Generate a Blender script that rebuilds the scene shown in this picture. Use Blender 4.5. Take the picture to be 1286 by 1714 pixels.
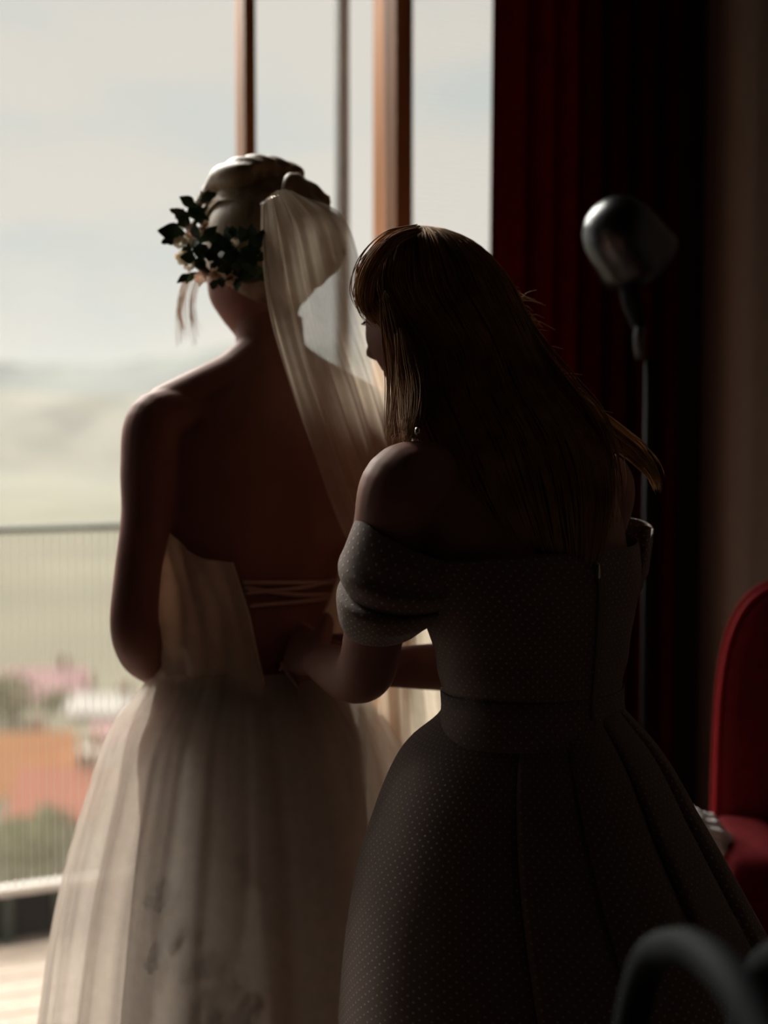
import bpy, math, random
import numpy as np
from mathutils import Vector, Matrix

for _o in list(bpy.data.objects):
    bpy.data.objects.remove(_o)
scene = bpy.context.scene
COL = scene.collection
rng = np.random.RandomState(7)
random.seed(7)

# ------------------------------------------------------------------ camera
F = 50 / 36 * 1714.0
CAMZ = 1.32
PITCH = math.radians(3.25)
cd = bpy.data.cameras.new('camera')
cam = bpy.data.objects.new('camera', cd)
COL.objects.link(cam)
cam.location = (0, 0, CAMZ)
cam.rotation_euler = (math.pi / 2 - PITCH, 0, 0)
cd.sensor_fit = 'VERTICAL'
cd.sensor_height = 36
cd.lens = 50
cd.clip_start = 0.05
cd.clip_end = 20000
cd.dof.use_dof = True
cd.dof.focus_distance = 1.70
cd.dof.aperture_fstop = 2.2
scene.camera = cam

# ------------------------------------------------------------------ sky and exposure
SKY = 1.06
world = bpy.data.worlds.new('sky')
scene.world = world
world.use_nodes = True
nt = world.node_tree
nt.nodes.clear()
tc = nt.nodes.new('ShaderNodeTexCoord')
mp = nt.nodes.new('ShaderNodeMapping')
mp.inputs['Scale'].default_value = (2.2, 2.2, 6.0)
mp.inputs['Location'].default_value = (0.35, 0.2, 0.55)
no = nt.nodes.new('ShaderNodeTexNoise')
no.inputs['Scale'].default_value = 2.2
no.inputs['Detail'].default_value = 4
no.inputs['Roughness'].default_value = 0.45
cr = nt.nodes.new('ShaderNodeValToRGB')
cr.color_ramp.elements[0].position = 0.32
cr.color_ramp.elements[0].color = (0.56, 0.605, 0.595, 1)
cr.color_ramp.elements[1].position = 0.56
cr.color_ramp.elements[1].color = (0.72, 0.66, 0.60, 1)
bg = nt.nodes.new('ShaderNodeBackground')
bg.inputs['Strength'].default_value = SKY
wo = nt.nodes.new('ShaderNodeOutputWorld')
nt.links.new(tc.outputs['Generated'], mp.inputs['Vector'])
nt.links.new(mp.outputs['Vector'], no.inputs['Vector'])
nt.links.new(no.outputs['Fac'], cr.inputs['Fac'])
nt.links.new(cr.outputs['Color'], bg.inputs['Color'])
nt.links.new(bg.outputs['Background'], wo.inputs['Surface'])

# hazy sun behind thin cloud, high above the window, left of the view
sl = bpy.data.lights.new('hazy_sun', 'SUN')
sl.energy = 7.5
sl.angle = math.radians(32)
sl.color = (1.0, 0.925, 0.84)
sun = bpy.data.objects.new('hazy_sun', sl)
COL.objects.link(sun)
sun.rotation_euler = Vector((-0.45, 0.77, 0.59)).to_track_quat('Z', 'Y').to_euler()
sun.location = (-4, 8, 6)

scene.view_settings.view_transform = 'Standard'
scene.view_settings.look = 'None'
scene.view_settings.gamma = 1
scene.view_settings.use_curve_mapping = False
scene.view_settings.exposure = 0.0
try:
    scene.cycles.transparent_max_bounces = 24
    scene.cycles.volume_bounces = 2
    scene.cycles.max_bounces = 10
except Exception:
    pass


# ------------------------------------------------------------------ helpers
def W(px, py, d):
    """pixel of the 1286x1714 photograph + distance along y -> point in the room"""
    cx = (px - 643.0) / F
    cz = -(py - 857.0) / F
    dy = math.cos(PITCH) + cz * math.sin(PITCH)
    dz = -math.sin(PITCH) + cz * math.cos(PITCH)
    s = d / dy
    return np.array([cx * s, d, CAMZ + dz * s])


def catmull(pts, n):
    P = np.asarray(pts, float)
    if P.ndim == 1:
        P = P[:, None]
    m = len(P)
    Pe = np.vstack([2 * P[0] - P[1], P, 2 * P[-1] - P[-2]])
    t = np.linspace(0, m - 1, n)
    i = np.minimum(t.astype(int), m - 2)
    f = (t - i)[:, None]
    p0, p1, p2, p3 = Pe[i], Pe[i + 1], Pe[i + 2], Pe[i + 3]
    return 0.5 * (2 * p1 + (p2 - p0) * f + (2 * p0 - 5 * p1 + 4 * p2 - p3) * f * f + (3 * p1 - p0 - 3 * p2 + p3) * f ** 3)


def cubic(xs, ys, x):
    """smooth monotone-ish interpolation through keys"""
    xs = np.asarray(xs, float); ys = np.asarray(ys, float)
    m = np.gradient(ys, xs)
    x = np.clip(x, xs[0], xs[-1])
    i = np.clip(np.searchsorted(xs, x) - 1, 0, len(xs) - 2)
    h = xs[i + 1] - xs[i]
    t = (x - xs[i]) / h
    return ((2 * t ** 3 - 3 * t ** 2 + 1) * ys[i] + (t ** 3 - 2 * t ** 2 + t) * h * m[i]
            + (-2 * t ** 3 + 3 * t ** 2) * ys[i + 1] + (t ** 3 - t ** 2) * h * m[i + 1])


class MB:
    """collects shapes; build() links them as one mesh object"""
    def __init__(self):
        self.v = []; self.f = []; self.n = 0; self.uv = []

    def add(self, v, f, uv=None):
        v = np.asarray(v, float)
        self.v.append(v)
        self.f += [tuple(int(i) + self.n for i in q) for q in f]
        self.uv.append(np.zeros((len(v), 2)) if uv is None else np.asarray(uv, float))
        self.n += len(v)
        return self

    def grid(self, P, wrap=False, cap0=False, cap1=False, uv=None):
        """P: (nv, nu, 3) ; wrap joins the u direction"""
        nv, nu = P.shape[:2]
        f = []
        for j in range(nv - 1):
            for i in range(nu if wrap else nu - 1):
                i2 = (i + 1) % nu
                f.append((j * nu + i, j * nu + i2, (j + 1) * nu + i2, (j + 1) * nu + i))
        if cap0: f.append(tuple(reversed(range(nu))))
        if cap1: f.append(tuple((nv - 1) * nu + i for i in range(nu)))
        self.add(P.reshape(-1, 3), f, None if uv is None else uv.reshape(-1, 2))
        return self

    def tube(self, pts, r, sides=8, n=None, ell=None, cap=True, smooth=True):
        pts = np.asarray(pts, float)
        r = np.asarray(r, float) if np.ndim(r) else np.full(len(pts), float(r))
        if smooth and len(pts) > 2:
            n = n or len(pts) * 4
            pts = catmull(pts, n); r = catmull(r, n)[:, 0]
        T = np.gradient(pts, axis=0)
        T /= np.linalg.norm(T, axis=1)[:, None] + 1e-12
        up = np.array([0, 0, 1.0]) if abs(T[0][2]) < 0.9 else np.array([1.0, 0, 0])
        N = np.cross(T[0], up); N /= np.linalg.norm(N)
        rings = []
        a = np.linspace(0, 2 * math.pi, sides, endpoint=False)
        for i in range(len(pts)):
            N = N - T[i] * N.dot(T[i]); N /= np.linalg.norm(N) + 1e-12
            B = np.cross(T[i], N)
            rings.append(pts[i] + r[i] * (np.cos(a)[:, None] * N + np.sin(a)[:, None] * B))
        self.grid(np.array(rings), True, cap, cap)
        return self

    def ball(self, c, rad, nu=24, nv=16, M=None):
        th = np.linspace(0.02, math.pi - 0.02, nv)
        ph = np.linspace(0, 2 * math.pi, nu, endpoint=False)
        P = np.stack([np.sin(th)[:, None] * np.cos(ph), np.sin(th)[:, None] * np.sin(ph), np.cos(th)[:, None] * np.ones(nu)], -1)
        P = P * np.asarray(rad)
        if M is not None: P = P @ np.asarray(M)[:3, :3].T
        self.grid(P + np.asarray(c), True, True, True)
        return self

    def box(self, c, s, rot=None):
        x = np.array([[i, j, k] for i in (-.5, .5) for j in (-.5, .5) for k in (-.5, .5)]) * np.asarray(s)
        if rot is not None: x = x @ np.asarray(rot).T
        self.add(x + np.asarray(c), [(0, 1, 3, 2), (4, 6, 7, 5), (0, 4, 5, 1), (2, 3, 7, 6), (0, 2, 6, 4), (1, 5, 7, 3)])
        return self

    def lathe(self, c, prof, n=24, M=None):
        """profile (r, z) turned round z"""
        a = np.linspace(0, 2 * math.pi, n, endpoint=False)
        P = np.array([[[r * math.cos(t), r * math.sin(t), z] for t in a] for r, z in prof])
        if M is not None: P = P @ np.asarray(M)[:3, :3].T
        self.grid(P + np.asarray(c), True, True, True)
        return self

    def mesh(self, name):
        v = np.vstack(self.v)
        me = bpy.data.meshes.new(name)
        me.from_pydata(v.tolist(), [], self.f)
        uv = np.vstack(self.uv)
        lay = me.uv_layers.new(name='cloth')
        idx = np.zeros(len(me.loops), dtype=np.int32)
        me.loops.foreach_get('vertex_index', idx)
        lay.data.foreach_set('uv', uv[idx].ravel())
        return me

    def build(self, name, mat, parent=None, smooth=True, origin=None):
        if origin is not None:
            self.v = [a - np.asarray(origin) for a in self.v]
        me = self.mesh(name)
        me.materials.append(mat)
        if smooth: me.polygons.foreach_set('use_smooth', [True] * len(me.polygons))
        o = bpy.data.objects.new(name, me)
        COL.objects.link(o)
        if parent: o.parent = parent
        elif origin is not None: o.location = origin
        return o


def tag(o, label=None, cat=None, group=None, kind=None):
    if label: o['label'] = label
    if cat: o['category'] = cat
    if group: o['group'] = group
    if kind: o['kind'] = kind
    return o


def empty(name, loc, rz=0):
    o = bpy.data.objects.new(name, None)
    COL.objects.link(o)
    o.location = loc
    o.rotation_euler = (0, 0, rz)
    o.empty_display_size = 0.05
    return o


def bevel(o, w=0.004, seg=2):
    m = o.modifiers.new('bevel', 'BEVEL'); m.width = w; m.segments = seg; m.limit_method = 'ANGLE'
    return o


def solid(o, t=0.002):
    m = o.modifiers.new('solid', 'SOLIDIFY'); m.thickness = t; m.offset = 0
    return o


# ------------------------------------------------------------------ materials
def new_mat(name):
    m = bpy.data.materials.new(name); m.use_nodes = True
    m.node_tree.nodes.clear()
    out = m.node_tree.nodes.new('ShaderNodeOutputMaterial')
    return m, m.node_tree, out


def surf(name, col, rough=0.6, metal=0.0, var=0.12, scale=12.0, bump=0.0, stretch=(1, 1, 1), sss=0.0, spec=0.5, sheen=0.0, coat=0.0):
    m, t, out = new_mat(name)
    p = t.nodes.new('ShaderNodeBsdfPrincipled')
    p.inputs['Roughness'].default_value = rough
    p.inputs['Metallic'].default_value = metal
    p.inputs['Specular IOR Level'].default_value = spec
    if sheen:
        p.inputs['Sheen Weight'].default_value = sheen
        p.inputs['Sheen Roughness'].default_value = 0.4
    if coat: p.inputs['Coat Weight'].default_value = coat
    if sss:
        p.inputs['Subsurface Weight'].default_value = sss
        p.inputs['Subsurface Radius'].default_value = (0.02, 0.008, 0.004)
        p.inputs['Subsurface Scale'].default_value = 1.0
    tc = t.nodes.new('ShaderNodeTexCoord'); mp = t.nodes.new('ShaderNodeMapping')
    mp.inputs['Scale'].default_value = stretch
    n = t.nodes.new('ShaderNodeTexNoise'); n.inputs['Scale'].default_value = scale; n.inputs['Detail'].default_value = 5
    r = t.nodes.new('ShaderNodeValToRGB')
    c = np.array(col)
    r.color_ramp.elements[0].position = 0.3; r.color_ramp.elements[0].color = (*np.clip(c * (1 - var), 0, 1), 1)
    r.color_ramp.elements[1].position = 0.7; r.color_ramp.elements[1].color = (*np.clip(c * (1 + var), 0, 1), 1)
    t.links.new(tc.outputs['Object'], mp.inputs['Vector'])
    t.links.new(mp.outputs['Vector'], n.inputs['Vector'])
    t.links.new(n.outputs['Fac'], r.inputs['Fac'])
    t.links.new(r.outputs['Color'], p.inputs['Base Color'])
    if bump:
        b = t.nodes.new('ShaderNodeBump'); b.inputs['Strength'].default_value = bump; b.inputs['Distance'].default_value = 0.002
        t.links.new(n.outputs['Fac'], b.inputs['Height']); t.links.new(b.outputs['Normal'], p.inputs['Normal'])
    t.links.new(p.outputs['BSDF'], out.inputs['Surface'])
    return m


def sheer(name, col, clear=0.4, trans=0.6, scale=60, var=0.05):
    """thin cloth: part of the light goes straight through the weave, part scatters through the threads"""
    m, t, out = new_mat(name)
    d = t.nodes.new('ShaderNodeBsdfDiffuse'); tr = t.nodes.new('ShaderNodeBsdfTranslucent'); tp = t.nodes.new('ShaderNodeBsdfTransparent')
    tc = t.nodes.new('ShaderNodeTexCoord')
    n = t.nodes.new('ShaderNodeTexNoise'); n.inputs['Scale'].default_value = scale
    r = t.nodes.new('ShaderNodeValToRGB')
    c = np.array(col)
    r.color_ramp.elements[0].position = 0.3; r.color_ramp.elements[0].color = (*np.clip(c * (1 - var), 0, 1), 1)
    r.color_ramp.elements[1].position = 0.7; r.color_ramp.elements[1].color = (*np.clip(c * (1 + var), 0, 1), 1)
    t.links.new(tc.outputs['Object'], n.inputs['Vector']); t.links.new(n.outputs['Fac'], r.inputs['Fac'])
    for q in (d, tr): t.links.new(r.outputs['Color'], q.inputs['Color'])
    m1 = t.nodes.new('ShaderNodeMixShader'); m1.inputs[0].default_value = trans
    m2 = t.nodes.new('ShaderNodeMixShader'); m2.inputs[0].default_value = clear
    t.links.new(d.outputs[0], m1.inputs[1]); t.links.new(tr.outputs[0], m1.inputs[2])
    t.links.new(m1.outputs[0], m2.inputs[1]); t.links.new(tp.outputs[0], m2.inputs[2])
    t.links.new(m2.outputs[0], out.inputs['Surface'])
    return m


def dotted(name, col, dot, step=0.0085, rad=0.17):
    """woven dress cloth with a regular grid of small raised dots, laid out along the cloth's own UV (metres)"""
    m, t, out = new_mat(name)
    uv = t.nodes.new('ShaderNodeUVMap'); uv.uv_map = 'cloth'
    mp = t.nodes.new('ShaderNodeMapping'); mp.inputs['Scale'].default_value = (1 / step, 1 / step, 1)
    mp.inputs['Rotation'].default_value = (0, 0, math.radians(45))
    fr = t.nodes.new('ShaderNodeVectorMath'); fr.operation = 'FRACTION'
    sb = t.nodes.new('ShaderNodeVectorMath'); sb.operation = 'SUBTRACT'; sb.inputs[1].default_value = (.5, .5, 0)
    ln = t.nodes.new('ShaderNodeVectorMath'); ln.operation = 'LENGTH'
    ramp = t.nodes.new('ShaderNodeMapRange'); ramp.inputs[1].default_value = rad + .08; ramp.inputs[2].default_value = rad - .04
    n = t.nodes.new('ShaderNodeTexNoise'); n.inputs['Scale'].default_value = 900
    mc = t.nodes.new('ShaderNodeMix'); mc.data_type = 'RGBA'
    mc.inputs['A'].default_value = (*col, 1); mc.inputs['B'].default_value = (*dot, 1)
    p = t.nodes.new('ShaderNodeBsdfPrincipled'); p.inputs['Roughness'].default_value = 0.75
    p.inputs['Sheen Weight'].default_value = 0.15
    ad = t.nodes.new('ShaderNodeMath'); ad.operation = 'MULTIPLY_ADD'; ad.inputs[1].default_value = 0.25
    b = t.nodes.new('ShaderNodeBump'); b.inputs['Strength'].default_value = 0.6; b.inputs['Distance'].default_value = 0.0012
    L = t.links.new
    L(uv.outputs[0], mp.inputs['Vector']); L(mp.outputs[0], fr.inputs[0]); L(fr.outputs[0], sb.inputs[0]); L(sb.outputs[0], ln.inputs[0])
    L(ln.outputs['Value'], ramp.inputs[0]); L(ramp.outputs[0], mc.inputs['Factor']); L(mc.outputs['Result'], p.inputs['Base Color'])
    L(n.outputs['Fac'], ad.inputs[0]); L(ramp.outputs[0], ad.inputs[2]); L(ad.outputs[0], b.inputs['Height']); L(b.outputs[0], p.inputs['Normal'])
    L(p.outputs[0], out.inputs['Surface'])
    return m


def thin_glass(name):
    m, t, out = new_mat(name)
    tp = t.nodes.new('ShaderNodeBsdfTransparent'); tp.inputs[0].default_value = (0.97, 0.985, 0.98, 1)
    g = t.nodes.new('ShaderNodeBsdfGlossy'); g.inputs['Roughness'].default_value = 0.02
    fz = t.nodes.new('ShaderNodeFresnel'); fz.inputs[0].default_value = 1.3
    mx = t.nodes.new('ShaderNodeMixShader')
    t.links.new(fz.outputs[0], mx.inputs[0]); t.links.new(tp.outputs[0], mx.inputs[1]); t.links.new(g.outputs[0], mx.inputs[2])
    t.links.new(mx.outputs[0], out.inputs['Surface'])
    return m


M = {}
M['skin'] = surf('skin', (0.31, 0.135, 0.105), 0.62, var=0.06, scale=30, sss=0.15, spec=0.22)
M['skin_maid'] = surf('skin_warm', (0.28, 0.13, 0.10), 0.58, var=0.06, scale=30, sss=0.15, spec=0.25)
M['hair_bride'] = surf('hair_blond', (0.34, 0.22, 0.13), 0.5, var=0.35, scale=60, stretch=(1, 1, .2), bump=.3)
M['hair_bride2'] = surf('hair_blond_strand', (0.56, 0.40, 0.26), 0.55, var=0.3, scale=30)
M['hair_maid'] = surf('hair_brown', (0.06, 0.035, 0.022), 0.48, var=0.4, scale=60, stretch=(1, 1, .15), bump=.3)
M['hair_maid2'] = surf('hair_brown_strand', (0.36, 0.19, 0.085), 0.7, var=0.3, scale=30, spec=.12)
M['hair_rimlit'] = surf('hair_brown_rimlit', (0.62, 0.38, 0.19), 0.65, var=0.25, scale=30, spec=.2)  # brown hair again, golden rim light put into a lighter base colour
M['gown'] = sheer('gown_bodice_cloth', (0.95, 0.85, 0.75), 0.05, 0.55)
M['tulle'] = sheer('gown_tulle', (0.90, 0.81, 0.73), 0.40, 0.7)
M['tulle2'] = sheer('gown_tulle_under', (0.80, 0.70, 0.62), 0.55, 0.65)
M['lining'] = sheer('gown_lining', (0.24, 0.18, 0.16), 0.2, 0.3)
M['veil'] = sheer('veil_net', (0.84, 0.72, 0.58), 0.34, 0.6)
M['lace'] = sheer('lace_applique', (0.17, 0.12, 0.095), 0.1, 0.3)
M['ribbon'] = surf('ribbon_satin', (0.46, 0.29, 0.23), 0.4)
M['dress'] = dotted('dress_dotted', (0.15, 0.090, 0.072), (0.48, 0.37, 0.24), rad=.11)
M['zip'] = surf('zip_tape', (0.10, 0.07, 0.055), 0.5)
M['metal'] = surf('polished_metal', (0.55, 0.5, 0.45), 0.25, 1.0)
M['leaf'] = surf('leaf_green', (0.030, 0.075, 0.032), 0.5, var=.4, scale=80)
M['leaf2'] = surf('leaf_olive', (0.10, 0.13, 0.05), 0.55, var=.4, scale=80)
M['petal'] = sheer('petal_cream', (0.72, 0.6, 0.42), 0.05, 0.4)
M['petal2'] = sheer('petal_blush', (0.62, 0.38, 0.26), 0.05, 0.4)
M['stem'] = surf('stem_brown', (0.10, 0.08, 0.04), 0.7)
M['eye'] = surf('eye_white', (0.7, 0.68, 0.65), 0.2)
M['iris'] = surf('iris_brown', (0.06, 0.035, 0.02), 0.2)
M['brow'] = surf('brow_hair', (0.06, 0.04, 0.028), 0.6)
M['lips'] = surf('lips', (0.42, 0.14, 0.12), 0.4)
M['curtain'] = sheer('curtain_velvet', (0.12, 0.006, 0.011), 0.0, 0.55, scale=40, var=.15)
M['wood'] = surf('window_wood', (0.52, 0.20, 0.06), 0.45, var=.35, scale=7, stretch=(6, 6, .35), bump=.1)
M['alu'] = surf('grey_aluminium', (0.20, 0.20, 0.20), 0.5, 0.3)
M['glass'] = thin_glass('window_glass')
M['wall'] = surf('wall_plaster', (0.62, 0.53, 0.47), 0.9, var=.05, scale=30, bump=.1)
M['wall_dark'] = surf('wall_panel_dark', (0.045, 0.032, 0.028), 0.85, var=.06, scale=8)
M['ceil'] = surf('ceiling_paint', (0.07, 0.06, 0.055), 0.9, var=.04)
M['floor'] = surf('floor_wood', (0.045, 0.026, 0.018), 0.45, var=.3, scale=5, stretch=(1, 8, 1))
M['chrome'] = surf('black_chrome', (0.08, 0.083, 0.088), 0.3, 1.0, var=.05)
M['black'] = surf('black_metal', (0.012, 0.012, 0.014), 0.65, var=.1, spec=.1)
M['red'] = surf('red_velvet', (0.125, 0.0045, 0.008), 0.85, var=.2, scale=50, spec=.1)
M['redpipe'] = surf('red_piping', (0.34, 0.012, 0.018), 0.7, var=.1, spec=.15)
M['darkwood'] = surf('dark_wood', (0.045, 0.025, 0.018), 0.35, var=.3, scale=8, stretch=(1, 1, 6))
M['bent'] = surf('black_lacquered_wood', (0.010, 0.013, 0.014), 0.7, var=.2, scale=8, spec=.06)
M['white'] = surf('white_cloth', (0.92, 0.86, 0.87), 0.85, var=.04)
M['rail_dark'] = surf('rail_green_paint', (0.045, 0.065, 0.06), 0.5)
M['rail_light'] = surf('rail_pale_metal', (0.82, 0.77, 0.72), 0.55)
M['kerb'] = surf('kerb_dark', (0.016, 0.019, 0.024), 0.8)
M['deck'] = surf('deck_board', (0.66, 0.54, 0.45), 0.75, var=.12, scale=5, stretch=(3, 3, 3))
M['slab'] = surf('balcony_slab', (0.22, 0.18, 0.16), 0.9)

# ------------------------------------------------------------------ the room
AW = math.radians(25)                      # the window wall recedes to the right
DW = np.array([math.cos(AW), math.sin(AW), 0.0])   # along the window wall
NW = np.array([-math.sin(AW), math.cos(AW), 0.0])  # out through the window
ROTW = np.array([DW, NW, [0, 0, 1.0]]).T


def wp(t, n, z=0.0):
    return DW * t + NW * n + np.array([0, 0, z])


def px_t(px, n):
    """where a pixel column meets the vertical plane at distance n"""
    u = (px - 643.0) / F
    d = n / (NW[0] * u + NW[1])
    return d * (u * DW[0] + DW[1])


def slab(t0, t1, n0, n1, z0, z1):
    b = MB()
    b.box(wp((t0 + t1) / 2, (n0 + n1) / 2, (z0 + z1) / 2), (t1 - t0, n1 - n0, z1 - z0), ROTW)
    return b


OFF = 2.75
TL, TR = -1.6, px_t(1175, OFF)
NB = -2.6
HC = 2.85
WIN_L, WIN_R = -1.45, px_t(935, OFF)
LINT = 2.72
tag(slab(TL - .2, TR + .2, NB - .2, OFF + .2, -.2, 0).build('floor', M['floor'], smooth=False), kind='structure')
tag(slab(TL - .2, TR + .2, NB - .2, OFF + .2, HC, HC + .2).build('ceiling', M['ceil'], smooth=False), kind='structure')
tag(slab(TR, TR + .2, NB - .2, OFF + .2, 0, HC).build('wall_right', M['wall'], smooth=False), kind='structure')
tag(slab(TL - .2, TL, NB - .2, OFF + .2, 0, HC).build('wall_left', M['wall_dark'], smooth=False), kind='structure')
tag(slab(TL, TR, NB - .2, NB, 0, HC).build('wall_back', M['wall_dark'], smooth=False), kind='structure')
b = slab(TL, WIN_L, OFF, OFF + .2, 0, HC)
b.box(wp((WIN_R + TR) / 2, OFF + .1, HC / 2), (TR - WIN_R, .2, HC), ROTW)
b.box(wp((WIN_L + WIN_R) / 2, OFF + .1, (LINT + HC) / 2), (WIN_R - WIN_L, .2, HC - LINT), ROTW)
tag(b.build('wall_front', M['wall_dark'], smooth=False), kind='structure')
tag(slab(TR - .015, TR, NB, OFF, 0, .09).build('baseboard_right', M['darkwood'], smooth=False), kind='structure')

# window: timber posts, thin outer guide rail, panes, insect screen
win = empty('window_1', wp((WIN_L + WIN_R) / 2, OFF))
tag(win, kind='structure')
wo_ = win.location


def winpart(name, b, mat, sm=False):
    return b.build(name, mat, win, sm, origin=wo_)


tB0 = px_t(609, OFF + .03)
tA0 = px_t(388, OFF + .03)
pw = .04
winpart('mullion', slab(tB0 + .052, tB0 + .052 + pw, OFF - .02, OFF + .095, 0.05, LINT), M['wood'])
winpart('mullion', slab(tA0 + .02, tA0 + .02 + .024, OFF - .005, OFF + .05, 0.05, LINT), M['wood'])
winpart('guide_rail', slab(px_t(566, OFF + .16), px_t(583, OFF + .16), OFF + .15, OFF + .175, 0.05, LINT), M['alu'])
winpart('head_rail', slab(WIN_L, WIN_R, OFF - .02, OFF + .095, LINT - .06, LINT), M['wood'])
winpart('sill_rail', slab(WIN_L, WIN_R, OFF - .02, OFF + .095, 0.0, .05), M['wood'])
winpart('jamb', slab(WIN_L, WIN_L + .05, OFF - .02, OFF + .095, 0.05, LINT - .06), M['wood'])
winpart('jamb', slab(WIN_R - .05, WIN_R, OFF - .02, OFF + .095, 0.05, LINT - .06), M['wood'])
for t0, t1 in ((WIN_L + .05, tA0 + .02), (tA0 + .044, tB0 + .052), (tB0 + .092, WIN_R - .05)):
    winpart('pane', slab(t0, t1, OFF + .028, OFF + .032, .05, LINT - .06), M['glass'])
# insect screen: fine net stretched over the right-hand light
m, t, out = new_mat('insect_net')
d_ = t.nodes.new('ShaderNodeBsdfDiffuse'); d_.inputs[0].default_value = (.5, .47, .42, 1)
tp_ = t.nodes.new('ShaderNodeBsdfTransparent')
wv = t.nodes.new('ShaderNodeTexWave'); wv.bands_direction = 'Z'; wv.inputs['Scale'].default_value = 26; wv.inputs['Distortion'].default_value = 1.0
tcn = t.nodes.new('ShaderNodeTexCoord')
mr = t.nodes.new('ShaderNodeMapRange'); mr.inputs[3].default_value = .90; mr.inputs[4].default_value = .97
mx = t.nodes.new('ShaderNodeMixShader')
t.links.new(tcn.outputs['Object'], wv.inputs['Vector']); t.links.new(wv.outputs['Fac'], mr.inputs[0]); t.links.new(mr.outputs[0], mx.inputs[0])
t.links.new(d_.outputs[0], mx.inputs[1]); t.links.new(tp_.outputs[0], mx.inputs[2]); t.links.new(mx.outputs[0], out.inputs[0])
b = MB(); b.grid(np.array([[wp(tB0 + .092, OFF + .08, z), wp(WIN_R - .05, OFF + .08, z)] for z in (.05, LINT - .06)]))
winpart('insect_screen', b, m)

# ------------------------------------------------------------------ balcony
RN = 3.98                                   # railing plane
BT0, BT1 = -2.2, 2.9
ZB = -0.085
bf = tag(slab(BT0, BT1, OFF + .2, RN + .12, ZB - .2, ZB - .022).build('balcony_floor', M['slab'], smooth=False), kind='structure')
n0 = OFF + .2
pl = None
pitch_ = .118
k = 0
while n0 + pitch_ < RN - .02:
    b = slab(BT0 + .02, BT1 - .02, n0 + .004, n0 + pitch_ - .004, ZB - .022, ZB)
    o = b.build('plank', M['deck'], bf, False); bevel(o, .002, 1)
    n0 += pitch_; k += 1
rail = empty('balcony_railing', wp(.6, RN, ZB))
tag(rail, 'balcony railing of close-set pale vertical bars under a thin dark handrail', 'railing')
ro = rail.location
ztop = W(0, 884, wp(px_t(0, RN), RN)[1])[2]
zbot = W(0, 1497, wp(px_t(0, RN), RN)[1])[2]
slab(BT0, BT1, RN - .025, RN + .025, ztop - .012, ztop + .004).build('top_rail', M['rail_dark'], rail, False, origin=ro)
slab(BT0, BT1, RN - .02, RN + .02, zbot, zbot + .022).build('bottom_rail', M['rail_light'], rail, False, origin=ro)
slab(BT0, BT1, RN + .03, RN + .10, ZB - .022, zbot - .002).build('kerb', M['kerb'], rail, False, origin=ro)
for t0 in (px_t(-8, RN), px_t(78, RN), px_t(78, RN) + .9, px_t(-8, RN) - .9, px_t(78, RN) + 1.8):
    slab(t0, t0 + .035, RN - .0, RN + .03, ZB - .022, zbot).build('bracket', M['rail_dark'], rail, False, origin=ro)
bm0 = slab(-.0026, .0026, -.0026, .0026, zbot + .022, ztop - .012)
base = None
t0 = -1.25
while t0 < 2.6:
    if base is None:
        base = bm0.build('baluster', M['rail_light'], rail, False); o = base
    else:
        o = base.copy(); COL.objects.link(o); o.parent = rail
    p = wp(t0, RN) - np.array(ro)
    o.location = (p[0], p[1], -ro[2])
    t0 += .0225

# ------------------------------------------------------------------ the valley outside
gm = surf('meadow', (0.235, 0.225, 0.155), 1.0, var=.3, scale=.02)
gm2 = surf('forest_ridge', (0.10, 0.14, 0.11), 1.0, var=.3, scale=.004)
ys = [6, 25, 60, 110, 200, 420, 900, 1700, 2600]
zs = [-9, -14, -15.5, -16, -17.5, -26, -42, -45, -40]
NYG, NXG = 40, 40
yy = np.exp(np.linspace(math.log(6), math.log(2600), NYG))
P = np.zeros((NYG, NXG, 3))
for j, y in enumerate(yy):
    xs = np.linspace(-1.2, 1.2, NXG) * (y + 8)
    P[j, :, 0] = xs; P[j, :, 1] = y
    P[j, :, 2] = np.interp(y, ys, zs) + .004 * y * np.sin(xs / (y + 8) * 7 + y * .01)
b = MB(); b.grid(P); tag(b.build('valley_ground', gm), kind='structure')


def ridge(name, y, h, seed, thick, mat, crest):
    xs = np.linspace(-.9, .9, 70) * y
    r_ = np.random.RandomState(seed)
    prof = np.array([crest((x / y * F) + 643) for x in xs])
    z = (722 - prof) / F * y
    z = z + r_.randn(70) * y * .001
    rows = []
    for k_, (dy, s) in enumerate(((-thick, -.2), (-thick * .6, .2), (-thick * .25, .7), (0, 1), (thick * .5, .6), (thick, -.3))):
        rows.append(np.stack([xs, np.full(70, y + dy) + r_.randn(70) * thick * .08, -40 + (z + 40) * s], -1))
    b = MB(); b.grid(np.array(rows))
    return tag(b.build(name, mat), kind='structure')


ridge('far_ridge', 3000, 1, 3, 700, gm2, lambda p: 588 + 22 * math.sin(p / 130. + .9) + .02 * p)
ridge('near_hill', 1900, 1, 5, 500, gm, lambda p: 652 + 10 * math.sin(p / 170.))

# morning haze over the valley: a real volume between the balcony and the hills
hz = bpy.data.materials.new('valley_haze'); hz.use_nodes = True
t = hz.node_tree; t.nodes.clear()
out = t.nodes.new('ShaderNodeOutputMaterial')
vs = t.nodes.new('ShaderNodeVolumeScatter')
vs.inputs['Color'].default_value = (.62, .63, .68, 1)
vs.inputs['Density'].default_value = 0.0004
vs.inputs['Anisotropy'].default_value = 0.0
t.links.new(vs.outputs[0], out.inputs['Volume'])
b = MB(); b.box((0, 2550, 10), (7600, 5000, 200))
o = tag(b.build('valley_haze', hz, smooth=False), 'pale morning haze lying over the valley and hills', 'haze', kind='stuff')

HOUSE = {}


def hm(key, c):
    if key not in HOUSE: HOUSE[key] = surf('house_' + key, c, .85, var=.12, scale=.8)
    return HOUSE[key]


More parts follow.
